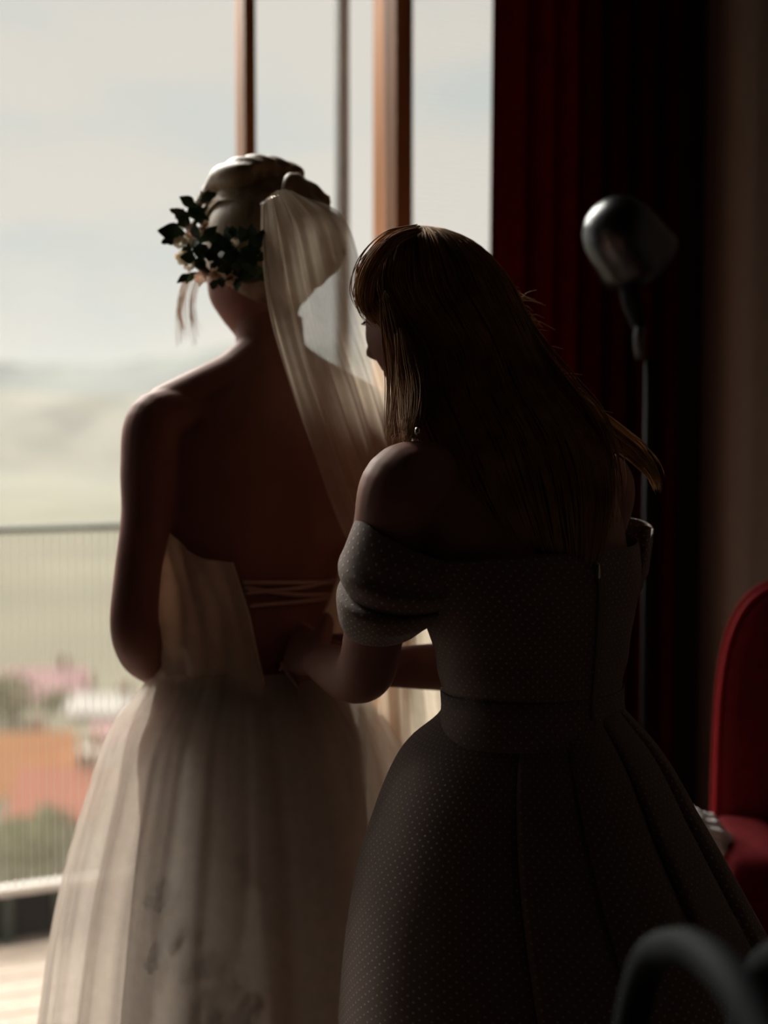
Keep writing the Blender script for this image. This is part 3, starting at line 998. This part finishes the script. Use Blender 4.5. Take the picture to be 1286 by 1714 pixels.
# big leaves standing out beside the head: (base px, tip px, width)
for (x0, y0, x1, y1, wd) in ((328, 345, 301, 330, .009), (334, 338, 364, 326, .011), (336, 372, 318, 340, .014), (322, 362, 284, 349, .008), (318, 372, 290, 350, .010),
                             (312, 392, 264, 386, .015), (310, 398, 270, 408, .010), (316, 380, 300, 360, .012), (338, 378, 340, 352, .011), (318, 458, 296, 474, .006),
                             (330, 455, 312, 476, .007), (345, 462, 336, 482, .008), (362, 468, 356, 485, .008), (372, 462, 372, 482, .009), (320, 430, 304, 440, .008),
                             (322, 418, 300, 424, .008), (330, 405, 352, 388, .013), (345, 400, 372, 392, .013), (350, 420, 378, 414, .013), (360, 432, 390, 428, .012),
                             (340, 430, 330, 450, .012), (352, 442, 372, 452, .012), (378, 440, 402, 446, .011), (392, 450, 412, 464, .010), (360, 408, 372, 430, .012),
                             (405, 452, 430, 462, .010), (345, 385, 330, 402, .012), (335, 415, 350, 432, .012), (375, 412, 398, 418, .012), (325, 400, 318, 418, .010),
                             (398, 432, 420, 444, .010), (418, 456, 444, 452, .009), (350, 452, 345, 470, .009), (384, 462, 392, 478, .008)):
    dd = 2.055 + (-.0006 * (x0 - 320)) + rng.randn() * .006
    c = W(x0, y0, dd); e = W(x1, y1, dd + rng.randn() * .008)
    leaf(c, e - c, np.array([rng.randn() * .35 - .2, -1, rng.randn() * .35]), np.linalg.norm(e - c), wd * .95, M['leaf'] if rng.rand() < .75 else M['leaf2'], rng.rand() < .55)
for q in range(58):
    x0 = rng.uniform(325, 440); y0 = rng.uniform(388, 462) + max(0, (x0 - 400) * .2)
    an = rng.rand() * 6.28; L_ = rng.uniform(.016, .027)
    dd = 2.046 - .00075 * (x0 - 320) + rng.randn() * .007
    leaf(W(x0, y0, dd), np.array([math.cos(an), rng.randn() * .25 - .15, math.sin(an)]), np.array([rng.randn() * .3 - .2, -1, rng.randn() * .3]), L_, L_ * .36, M['leaf'], q % 2 == 0)
b = MB()
for (x0, y0, x1, y1) in ((336, 372, 331, 338), (331, 345, 336, 320), (318, 372, 300, 352), (316, 392, 300, 394)):
    b.tube([W(x0, y0, 2.06), W((x0 + x1) / 2 + 3, (y0 + y1) / 2, 2.058), W(x1, y1, 2.06)], .0012, 5, 8)
b.build('twig', M['stem'], crown, origin=fo)
for (x0, y0, r, mt) in ((308, 372, .009, 'petal'), (325, 388, .012, 'petal2'), (302, 408, .010, 'petal'), (308, 432, .011, 'petal'), (318, 444, .009, 'petal'), (335, 392, .010, 'petal'),
                        (335, 464, .010, 'petal2'), (362, 460, .010, 'petal2'), (378, 452, .010, 'petal'), (390, 468, .011, 'petal2'), (345, 380, .009, 'petal2'), (318, 402, .010, 'petal'),
                        (300, 428, .007, 'petal'), (396, 405, .007, 'petal')):
    dd = 2.035 - .0007 * (x0 - 320)
    flower(W(x0, y0, dd), (rng.randn() * .5 - .3, -1, rng.randn() * .4), r, rng.rand() * 6, M[mt], crown, 'blossom', fo, 6, .5)

# ------------------------------------------------------------------ the bridesmaid
GY = math.radians(38)
gkeys = [(1400, 905, 1.70, .120, .095), (1330, 902, 1.70, .128, .100), (1250, 897, 1.70, .116, .090), (1175, 893, 1.70, .106, .084), (1100, 892, 1.70, .113, .088), (1030, 888, 1.705, .127, .096),
         (960, 880, 1.715, .145, .104), (900, 866, 1.725, .156, .104), (850, 854, 1.735, .162, .099), (800, 843, 1.745, .160, .089), (768, 832, 1.755, .138, .077),
         (738, 818, 1.768, .103, .067), (712, 804, 1.785, .07, .058), (685, 788, 1.802, .054, .053), (650, 768, 1.825, .05, .051), (610, 748, 1.845, .05, .052)]
gt = Torso(gkeys, GY)
go = W(895, 1175, 1.70); go[2] = 0
maid = empty('person', go)
tag(maid, 'woman with long brown hair in a dotted off-shoulder dress, lacing the gown', 'person')
body = MB()
gt.add(body)
hg_c = W(711, 523, 1.865)
hg_M = Matrix.Rotation(math.radians(50), 3, 'Z') @ Matrix.Rotation(math.radians(-15), 3, 'X') * .94
hp = xf(head_parts(), hg_M, hg_c)
body.v += hp.v; body.f += [tuple(i + body.n for i in q) for q in hp.f]; body.uv += hp.uv; body.n += hp.n
glw = W(535, 1105, 1.915)
body.tube([W(740, 815, 1.68), W(675, 812, 1.637), W(655, 880, 1.645), W(642, 970, 1.675), W(626, 1060, 1.72), W(612, 1122, 1.762), W(585, 1128, 1.81), W(560, 1118, 1.86), glw],
          [.052, .0475, .044, .041, .037, .037, .036, .031, .025], 20, 60)
hand(body, glw, np.array([-.50, .83, .12]), np.array([.83, .45, -.35]), np.array([.2, -.1, .95]), (.45, .65, .5), .16)
grw = W(622, 1118, 1.965)
body.tube([W(955, 820, 1.81), W(1003, 815, 1.845), W(990, 890, 1.875), W(940, 1000, 1.93), W(870, 1100, 1.965), W(800, 1116, 1.965), W(720, 1116, 1.962), grw],
          [.05, .0465, .042, .038, .0355, .035, .0325, .025], 20, 60)
hand(body, grw, np.array([-1, .10, .16]), np.array([-.15, .75, -.6]), np.array([-.1, .3, .9]), (.35, .6, .5), .16)
for s in (-1, 1):
    hip = np.array([gt.cx[0], gt.cy[0], gt.z[0] + .04]) + gt.R * s * .08
    kn = np.array([hip[0], hip[1], .47]) + gt.Fw * .015; an = np.array([hip[0], hip[1], .09]) - gt.Fw * .02
    body.tube([hip, (hip + kn) / 2, kn, (kn * .6 + an * .4), an, an + np.array([0, 0, -.03])], [.085, .072, .054, .052, .036, .034], 18, 40)
    body.tube([an + np.array([0, 0, -.045]) - gt.Fw * .035, an + np.array([0, 0, -.05]) + gt.Fw * .06, an + np.array([0, 0, -.065]) + gt.Fw * .16], [.032, .034, .02], 12, 16)
fuse('body', body, M['skin_maid'], maid, go, .0038, 4)
face_bits(maid, hg_M, hg_c, go)

# long hair: one mass from the crown down the back, loose strands over it
hk = [(380, 688, 716, 1.87, .016), (388, 664, 752, 1.87, .040), (405, 637, 789, 1.87, .066), (430, 616, 820, 1.868, .084), (465, 602, 848, 1.865, .096), (505, 600, 869, 1.86, .102), (545, 634, 888, 1.845, .098),
      (585, 660, 906, 1.835, .092), (625, 670, 928, 1.815, .084), (665, 668, 955, 1.775, .074), (705, 684, 985, 1.728, .062), (750, 704, 1008, 1.69, .054), (800, 728, 1020, 1.662, .046),
      (850, 760, 1020, 1.645, .038), (900, 800, 1012, 1.636, .030), (940, 838, 1004, 1.632, .020), (972, 876, 990, 1.63, .006)]


def hair_ring(k_):
    py, l, r, d, th = k_
    return W(l, py, d), W(r, py, d), th


hl = catmull([hair_ring(k_)[0] for k_ in hk], 80); hr = catmull([hair_ring(k_)[1] for k_ in hk], 80)
hth = catmull([k_[4] for k_ in hk], 80)[:, 0]


def hair_pt(v, a, f=1.0):
    i = min(int(v * 79), 78); q = v * 79 - i
    L_ = hl[i] * (1 - q) + hl[i + 1] * q; R_ = hr[i] * (1 - q) + hr[i + 1] * q; th = hth[i] * (1 - q) + hth[i + 1] * q
    c = (L_ + R_) / 2; e1 = (R_ - L_) / 2
    # the near, right-hand side follows the slope of the back
    return c + f * (e1 * math.cos(a) + np.array([0, -th, 0]) * math.sin(a))


b = MB()
nu = 96
P = np.array([[hair_pt(v, a, 1 + .018 * math.sin(a * 23 + 3 * math.sin(v * 5)) * min(1, v * 3)) for a in np.linspace(0, 2 * math.pi, nu, endpoint=False)] for v in np.linspace(0, 1, 110)])
b.grid(P, True, True, True)
mh = b.build('hair', M['hair_maid'], maid, origin=go)
st = MB()
for q in range(620):
    a0 = rng.uniform(-.35, math.pi + .35)
    v0 = rng.uniform(.0, .35); v1 = rng.uniform(.7, 1.0)
    w1 = rng.randn() * .06; off = rng.uniform(1.0, 1.03)
    pts = [hair_pt(v, a0 + w1 * math.sin(v * 5 + q), off + .008 * math.sin(v * 9 + q)) for v in np.linspace(v0, v1, 12)]
    st.tube(pts, [.0003] + [.0008] * 10 + [.0002], 4, 26)
o = st.build('hair_strands', M['hair_maid2'], mh, origin=go); o['kind'] = 'stuff'
st = MB()
for q in range(190):    # edge hairs standing off the right-hand outline
    v0 = rng.uniform(.28, .62)
    p0 = hair_pt(v0, rng.uniform(-.15, .35), 1.0)
    L_ = rng.uniform(.008, .024)
    dv = np.array([.4 + rng.randn() * .5, rng.randn() * .3, -.35 + rng.randn() * .7]) * L_
    st.tube([p0 - dv * .2, p0 + dv * .5, p0 + dv + np.array([.004, 0, -.006])], [.0005, .0004, .0002], 4, 8)
o = st.build('stray_hairs', M['hair_rimlit'], mh, origin=go); o['kind'] = 'stuff'


def lock(name, path, spread, n, rad, taper=.25, mat='hair_maid2'):
    b = MB()
    Pp = np.array([W(*p) for p in path])
    for q in range(n):
        o_ = rng.randn(3) * spread
        k_ = np.linspace(0, 1, len(Pp))[:, None]
        env = (.35 + .9 * np.sin(np.pi * np.clip(k_ * .9 + .05, 0, 1)))
        wv_ = .25 * spread * np.sin(k_ * rng.uniform(3, 8) + rng.rand() * 6) * rng.randn(3)
        pts = Pp + o_ * env + wv_
        m_ = len(Pp)
        st_ = rng.uniform(.8, 1.0)
        pts = catmull(pts, 24)[:int(24 * st_)]
        b.tube(pts, np.interp(np.linspace(0, 1, len(pts)), [0, .15, .7, 1], [rad, rad, rad, rad * taper]), 5, smooth=False)
    o = b.build(name, M[mat], mh, origin=go); o['kind'] = 'stuff'
    return o


lock('side_lock', [(648, 500, 1.775), (660, 545, 1.765), (672, 600, 1.755), (676, 650, 1.735), (668, 700, 1.70), (656, 742, 1.665)], .0060, 380, .00055)
lock('side_lock', [(672, 560, 1.745), (682, 620, 1.73), (690, 670, 1.70), (688, 712, 1.655), (680, 742, 1.635)], .0065, 300, .0005)
lock('flick_lock', [(905, 585, 1.80), (945, 648, 1.77), (985, 692, 1.74), (1030, 728, 1.73), (1070, 760, 1.73), (1094, 792, 1.73), (1104, 830, 1.73)], .0055, 150, .0009, mat='hair_rimlit')
lock('flick_lock', [(870, 530, 1.82), (910, 600, 1.79), (950, 660, 1.755), (985, 705, 1.72), (1010, 760, 1.69), (1022, 830, 1.66), (1020, 910, 1.64)], .007, 100, .0010)
lock('fringe_lock', [(700, 384, 1.80), (655, 402, 1.79), (622, 440, 1.785), (608, 480, 1.79), (612, 515, 1.80), (634, 545, 1.79)], .005, 120, .0007)
b = MB().ball(W(699, 722, 1.625), (.0035, .0035, .005), 10, 8); b.build('earring', M['metal'], maid, origin=go)

# dress bodice
zgt = W(870, 925, 1.62)[2]; zgw = W(893, 1180, 1.70)[2]
nv, nu = 40, 140
Pg = np.zeros((nv, nu, 3))
for j in range(nv):
    v = j / (nv - 1)
    for i in range(nu):
        ph = -math.pi / 2 + 2 * math.pi * i / nu
        ztop_ = zgt + .012 * math.cos(ph) + .018 * max(0, math.sin(ph)) + .006 * math.sin(ph * 2)
        z = zgw - .01 + (ztop_ - zgw + .01) * v
        wr = .0016 * math.sin(z * 95 + 3 * math.cos(ph)) * math.exp(-((v - .25) / .2) ** 2)
        Pg[j, i] = gt.pt(z, ph, .010 + wr + .004 * v)
dress = empty('dress', (0, 0, 0)); dress.parent = maid
b = MB(); Pc = np.concatenate([Pg, Pg[:, :1]], axis=1)
b.grid(Pc, uv=cloth_uv(Pc)); o = b.build('bodice', M['dress'], dress, origin=go); solid(o, .0025)
b = MB()
b.grid(np.array([[gt.pt(zgw + (zgt - zgw) * v, -math.pi / 2 + w, .0148 + .004 * v) for w in (-.022, -.008, .008, .022)] for v in np.linspace(-.02, 1.0, 30)]))
zo = b.build('zip', M['zip'], dress, origin=go); solid(zo, .0015)
pz = gt.pt(zgw + (zgt - zgw) * .93, -math.pi / 2, .021)
b = MB(); b.tube([pz, pz - np.array([0, 0, .012]), pz - np.array([0, 0, .022])], [.0022, .003, .0022], 6); b.build('zip_pull', M['metal'], dress, origin=go)
# waistband
b = MB()
Pw = np.array([[gt.pt(zgw + q, ph, .0125) for ph in np.linspace(-math.pi / 2, 1.5 * math.pi, 120)] for q in (-.034, -.014, .004, .022)])
b.grid(Pw, uv=cloth_uv(Pw)); o = b.build('waistband', M['dress'], dress, origin=go); solid(o, .003)

# box-pleated skirt
zr = [zgw + .004] + [W(893, q, 1.70)[2] for q in (1200, 1240, 1320, 1420, 1530, 1640, 1706)]
le = [748, 735, 690, 640, 601, 577, 562, 556]
re = [1037, 1058, 1092, 1146, 1206, 1268, 1330, 1366]
nv, nu = 60, 900
cxk = []; ak = []
for l, r, z in zip(le, re, zr):
    xl = (l - 643) / F * 1.70; xr = (r - 643) / F * 1.70
    cxk.append((xl + xr) / 2); ak.append((xr - xl) / 2)
cxk = np.array(cxk); ak = np.array(ak); zr = np.array(zr)
Ps = np.zeros((nv, nu, 3))
ph = np.linspace(-math.pi / 2, 1.5 * math.pi, nu, endpoint=False)
for j in range(nv):
    v = j / (nv - 1); z = zr[0] + (zr[-1] - zr[0]) * v
    a = float(cubic(zr[::-1], ak[::-1], np.array([z]))[0]); cx = float(cubic(zr[::-1], cxk[::-1], np.array([z]))[0])
    bdep = a * (.80 - .04 * v)
    # box pleats: flat panels with sharp returns that fade towards the hem
    dip = np.zeros(nu)
    for ed in (-100, -76, -48, -18, 20, 62, 104, 146, 178):
        dl = (math.radians(ed) - ph + math.pi) % (2 * math.pi) - math.pi
        dip += np.where(dl > 0, np.exp(-dl / .10), np.exp(dl / .012))
    depth = (.004 + .013 * math.sin(min(1, v * 1.8) * math.pi * .5)) * (1 - .35 * v)
    r = a - depth * dip + .008 * v * np.sin(ph * 5 + 1.0) + .004 * math.sin(min(1, v * 3) * math.pi)
    Ps[j] = np.stack([cx + r * np.cos(ph), 1.70 + .0 * v + (r - a + bdep) * np.sin(ph), np.full(nu, z)], -1)
Pc = np.concatenate([Ps, Ps[:, :1]], axis=1)
b = MB(); b.grid(Pc, uv=cloth_uv(Pc)); o = b.build('skirt', M['dress'], dress, origin=go); solid(o, .003)
o['label'] = 'full box-pleated knee-length skirt covered in tiny raised dots'
b = MB(); Ph = np.stack([Pc[-1] + np.array([0, 0, .03]), Pc[-1] * [1, 1, 1] + np.array([0, 0, .002])]); b.grid(Ph, uv=cloth_uv(Ph))


# off-shoulder sleeves
def sleeve(rings, d_off, nm):
    P = []
    n_ = len(rings)
    keysL = catmull([W(l[0], l[1], l[2]) for l, r, dp, sg in rings], 60)
    keysR = catmull([W(r[0], r[1], r[2]) for l, r, dp, sg in rings], 60)
    dp_ = catmull([q[2] for q in rings], 60)[:, 0]; sg_ = catmull([q[3] for q in rings], 60)[:, 0]
    for j in range(60):
        c = (keysL[j] + keysR[j]) / 2; e1 = (keysR[j] - keysL[j]) / 2
        row = []
        for a in np.linspace(0, 2 * math.pi, 91):
            near = math.sin(a)
            row.append(c + e1 * math.cos(a) + np.array([0, -dp_[j], -sg_[j]]) * near)
        P.append(row)
    P = np.array(P)
    b = MB(); b.grid(P, uv=cloth_uv(P)); o = b.build('sleeve', M['dress'], dress, origin=go); solid(o, .003)
    return o


sleeve([((603, 856, 1.635), (826, 934, 1.665), .058, .020), ((590, 888, 1.635), (818, 945, 1.665), .064, .022), ((577, 922, 1.64), (808, 955, 1.67), .068, .026),
        ((568, 944, 1.64), (800, 962, 1.67), .071, .028), ((571, 962, 1.645), (790, 970, 1.67), .066, .030), ((578, 976, 1.65), (778, 978, 1.675), .060, .030),
        ((568, 985, 1.65), (772, 986, 1.675), .067, .028), ((565, 997, 1.65), (764, 994, 1.68), .069, .027), ((567, 1020, 1.66), (748, 1010, 1.685), .066, .024), ((571, 1038, 1.67), (728, 1026, 1.69), .062, .018),
        ((578, 1050, 1.68), (706, 1042, 1.695), .056, .016)], 0, 'l')
sleeve([((905, 915, 1.80), (1092, 884, 1.86), .055, .020), ((912, 925, 1.80), (1090, 905, 1.86), .057, .02), ((915, 940, 1.80), (1086, 930, 1.865), .058, .02),
        ((915, 955, 1.81), (1083, 950, 1.87), .058, .02), ((915, 962, 1.81), (1074, 964, 1.87), .050, .02), ((915, 970, 1.82), (1074, 975, 1.875), .055, .02),
        ((912, 990, 1.83), (1066, 990, 1.88), .052, .02), ((905, 1010, 1.84), (1050, 1010, 1.885), .048, .015)], 0, 'r')
# bow loop standing off the right sleeve
b = MB()
Pq = []
for q in np.linspace(0, 1, 14):
    a = -1.2 + 3.4 * q
    cpt = W(1072 + 17 * math.cos(a), 884 - 5 * math.sin(a), 1.80 + .02 * math.sin(a))
    Pq.append([cpt, cpt - np.array([.002, 0, .03]), cpt - np.array([.006, 0, .055])])
Pq = np.array(Pq); b.grid(Pq, uv=cloth_uv(Pq)); o = b.build('sleeve_loop', M['dress'], dress, origin=go); solid(o, .003)

# ------------------------------------------------------------------ curtain
CN = OFF - .13
t0, t1 = px_t(817, CN), TR - .16
b = MB()
nu, nv = 260, 40
P = np.zeros((nv, nu, 3))
for j in range(nv):
    v = j / (nv - 1); z = .02 + (2.62 - .02) * v
    for i in range(nu):
        s = i / (nu - 1)
        f = s * 2 * math.pi * 7.5
        amp = .042 * (1 - .35 * v) * (.8 + .2 * math.sin(s * 11))
        n_ = CN + amp * (math.sin(f + .35 * math.sin(v * 3 + s * 9)) + .25 * math.sin(2 * f + 1)) - .01
        tt = t0 + (t1 - t0) * s + .012 * math.cos(f) - .01 * (1 - v) * (1 - s)
        P[j, i] = wp(tt, n_, z)
b.grid(P)
co = wp((t0 + t1) / 2, CN, 0)
cur = empty('curtain', co)
tag(cur, 'dark red velvet curtain drawn aside in deep folds beside the window', 'curtain')
o = b.build('drape', M['curtain'], cur, origin=co); solid(o, .002)
b = MB().tube([wp(WIN_L, CN, 2.64), wp(TR - .05, CN, 2.64)], .014, 10, smooth=False); b.build('curtain_rod', M['black'], cur, origin=co)

# ------------------------------------------------------------------ floor lamp
LD = 2.62
lx = W(1084, 700, LD)
lamp = empty('floor_lamp', (lx[0], lx[1], 0))
tag(lamp, 'slim black floor lamp with a polished round metal shade before the curtain', 'lamp')
lo = lamp.location
MB().lathe((lx[0], lx[1], 0), [(.005, 0), (.13, 0), (.135, .008), (.12, .018), (.02, .026), (.012, .04)], 32).build('base', M['black'], lamp, origin=lo)
zt = W(1084, 600, LD)[2]
MB().tube([(lx[0], lx[1], .02), (lx[0], lx[1], zt)], .0065, 12, smooth=False).build('pole', M['black'], lamp, origin=lo)
b = MB().tube([W(1072, 600, LD), W(1070, 570, LD - .01), W(1072, 545, LD - .01)], [.008, .0105, .008], 12); b.build('knuckle', M['chrome'], lamp, origin=lo)
b = MB().tube([W(1072, 548, LD), W(1060, 515, LD), W(1050, 470, LD)], [.014, .017, .019], 16); b.build('socket', M['black'], lamp, origin=lo)
cs = W(1045, 400, LD)
Mx = np.array(Matrix.Rotation(math.radians(38), 3, 'Z') @ Matrix.Rotation(math.radians(-62), 3, 'X'))
prof = [(.006, .080), (.025, .078), (.045, .066), (.060, .048), (.069, .024), (.072, 0), (.074, -.03), (.078, -.06), (.075, -.06), (.069, -.03), (.066, 0), (.055, .045), (.02, .07), (.004, .072)]
prof = [(r, z) for r, z in prof]
sh = MB().lathe(cs, prof, 40, np.array(Matrix.Rotation(math.radians(-48), 3, 'Z') @ Matrix.Rotation(math.radians(52), 3, 'X'))).build('lamp_shade', M['chrome'], lamp, origin=lo)

# ------------------------------------------------------------------ red armchair
ac = W(1198, 1100, 2.42)
arm = empty('armchair', (0, 0, 0))
ax_ = math.radians(-8)
U = np.array([math.cos(ax_), math.sin(ax_), 0]); V = np.array([math.sin(ax_), -math.cos(ax_), 0])   # across, and the way it faces
O = np.array([ac[0], ac[1], 0])
arm.location = O
tag(arm, 'red velvet armchair with piped rounded high back by the plaster wall', 'armchair')


def A(u, v, z):
    return O + U * u + V * v + np.array([0, 0, z])


def cushion(name, fu, thick, mat, pos, nU=40):
    pass


BW, BTOP = .45, W(1286, 974, 2.42)[2] + .004
# back: rounded outline, thick, domed front
def outline(n=64, shrink=0.0):
    pts = []
    for a in np.linspace(0, 2 * math.pi, n, endpoint=False):
        c, s = math.cos(a), math.sin(a)
        e = 2 / 4.2
        x = abs(c) ** e * (1 if c > 0 else -1); y = abs(s) ** e * (1 if s > 0 else -1)
        h = (BTOP - .30)
        zz = .30 + h / 2 + y * (h / 2 - shrink)
        wt = 1.0 - .06 * (zz - .30) / h
        pts.append((BW / 2 + x * (BW / 2 - shrink) * wt, zz))
    return pts


rows = []
for sh_, dv in ((.05, -.06), (.012, -.056), (0, -.05), (0, -.0), (.008, .015), (.03, .022), (.10, .030), (.2, .034)):
    rows.append([A(x, dv, z) for x, z in outline(72, sh_)])
b = MB(); b.grid(np.array(rows), True, True, True); b.build('backrest', M['red'], arm, origin=O)
for dv in (.004, -.054):
    pts = [A(x, dv, z) for x, z in outline(72, -.002)]; pts.append(pts[0])
    b = MB(); b.tube(pts, .0055, 8, smooth=False, cap=False); b.build('piping', M['redpipe'], arm, origin=O)


def soft(c_u, c_v, c_z, su, sv, sz, name, mat, e=.35):
    n1, n2 = 22, 40
    P = []
    for th in np.linspace(-math.pi / 2 + .02, math.pi / 2 - .02, n1):
        row = []
        for a in np.linspace(0, 2 * math.pi, n2, endpoint=False):
            f = lambda q: abs(q) ** e * (1 if q > 0 else -1)
            row.append(A(c_u + su / 2 * f(math.cos(th)) * f(math.cos(a)), c_v + sv / 2 * f(math.cos(th)) * f(math.sin(a)), c_z + sz / 2 * f(math.sin(th))))
        P.append(row)
    b = MB(); b.grid(np.array(P), True, True, True); return b.build(name, mat, arm, origin=O)


soft(BW / 2, .27, .40, BW - .12, .52, .15, 'seat_cushion', M['red'])
soft(BW / 2, .25, .26, BW, .58, .16, 'seat_base', M['red'])
ZA = W(1240, 1386, 2.30)[2]
soft(.045, .13, ZA - .17, .11, .30, .34, 'armrest', M['red'])
soft(BW - .045, .13, ZA - .17, .11, .30, .34, 'armrest', M['red'])
for u in (.05, BW - .05):
    for v in (-.03, .48):
        MB().tube([A(u, v, .20), A(u, v, .0)], [.022, .014], 10, smooth=False).build('leg', M['darkwood'], arm, origin=O)
# white cloth over the armrest
wc = W(1190, 1412, 2.26)
th = np.linspace(.05, math.pi - .05, 40)[:, None]; pp = np.linspace(0, 2 * math.pi, 60, endpoint=False)[None]
D = np.stack([np.sin(th) * np.cos(pp), np.sin(th) * np.sin(pp), np.cos(th) * np.ones_like(pp)], -1)
rr = 1 + .10 * np.sin(D[..., 0] * 7 + 3 * D[..., 2]) * np.sin(D[..., 2] * 8 + 1) + .05 * np.sin(D[..., 1] * 13 + D[..., 2] * 9) + .02 * np.sin(D[..., 0] * 23 + D[..., 1] * 17)
P = D * rr[..., None] * np.array([.040, .055, .056]); P[..., 0] -= P[..., 2] * .45
b = MB(); b.grid(P + wc, True, True, True); wo2 = b.build('folded_cloth', M['white'], origin=wc)
tag(wo2, 'crumpled white cloth draped over the arm of the red armchair', 'cloth')

# ------------------------------------------------------------------ two bentwood chairs close to the camera
def bent_chair(c_px, top_y, d, yaw, wd, label):
    top = W(c_px, top_y, d)
    e = empty('bentwood_chair', (top[0], top[1], 0), yaw)
    tag(e, label, 'chair', 'bentwood chairs close to the camera')
    H = top[2]
    w = wd / 2
    hoop = [(-w * .82, 0, .44), (-w, 0, H - .30), (-w * .97, 0, H - .17), (-w * .72, 0, H - .055), (-w * .35, 0, H - .012), (0, 0, H), (w * .35, 0, H - .012), (w * .72, 0, H - .055), (w * .97, 0, H - .17), (w, 0, H - .30), (w * .82, 0, .44)]
    MB().tube(hoop, .0135, 14, 70).build('back_hoop', M['bent'], e)
    w2 = w * .58
    hoop2 = [(-w2 * .8, 0, .44), (-w2, 0, H - .34), (-w2 * .75, 0, H - .16), (0, 0, H - .10), (w2 * .75, 0, H - .16), (w2, 0, H - .34), (w2 * .8, 0, .44)]
    MB().tube(hoop2, .010, 12, 50).build('inner_hoop', M['bent'], e)
    MB().lathe((0, .19, .44), [(.01, 0), (.19, 0), (.205, .012), (.20, .028), (.15, .03), (.01, .026)], 36).build('seat', M['bent'], e)
    for x, y in ((-.15, .05), (.15, .05), (-.14, .33), (.14, .33)):
        MB().tube([(x, y, .445), (x * 1.12, y + (y - .19) * .12, .22), (x * 1.3, y + (y - .19) * .35, 0)], [.017, .015, .012], 12).build('leg', M['bent'], e)
    a = np.linspace(0, 2 * math.pi, 30)
    MB().tube([(.145 * math.cos(t_), .19 + .145 * math.sin(t_), .25) for t_ in a], .008, 8, smooth=False).build('leg_ring', M['bent'], e)
    return e


bent_chair(1196, 1612, .92, math.radians(100), .36, 'black bentwood chair whose arched back stands before the dotted skirt')
bent_chair(1415, 1626, .92, math.radians(-80), .36, 'second black bentwood chair, back to back with the one before the dotted skirt')
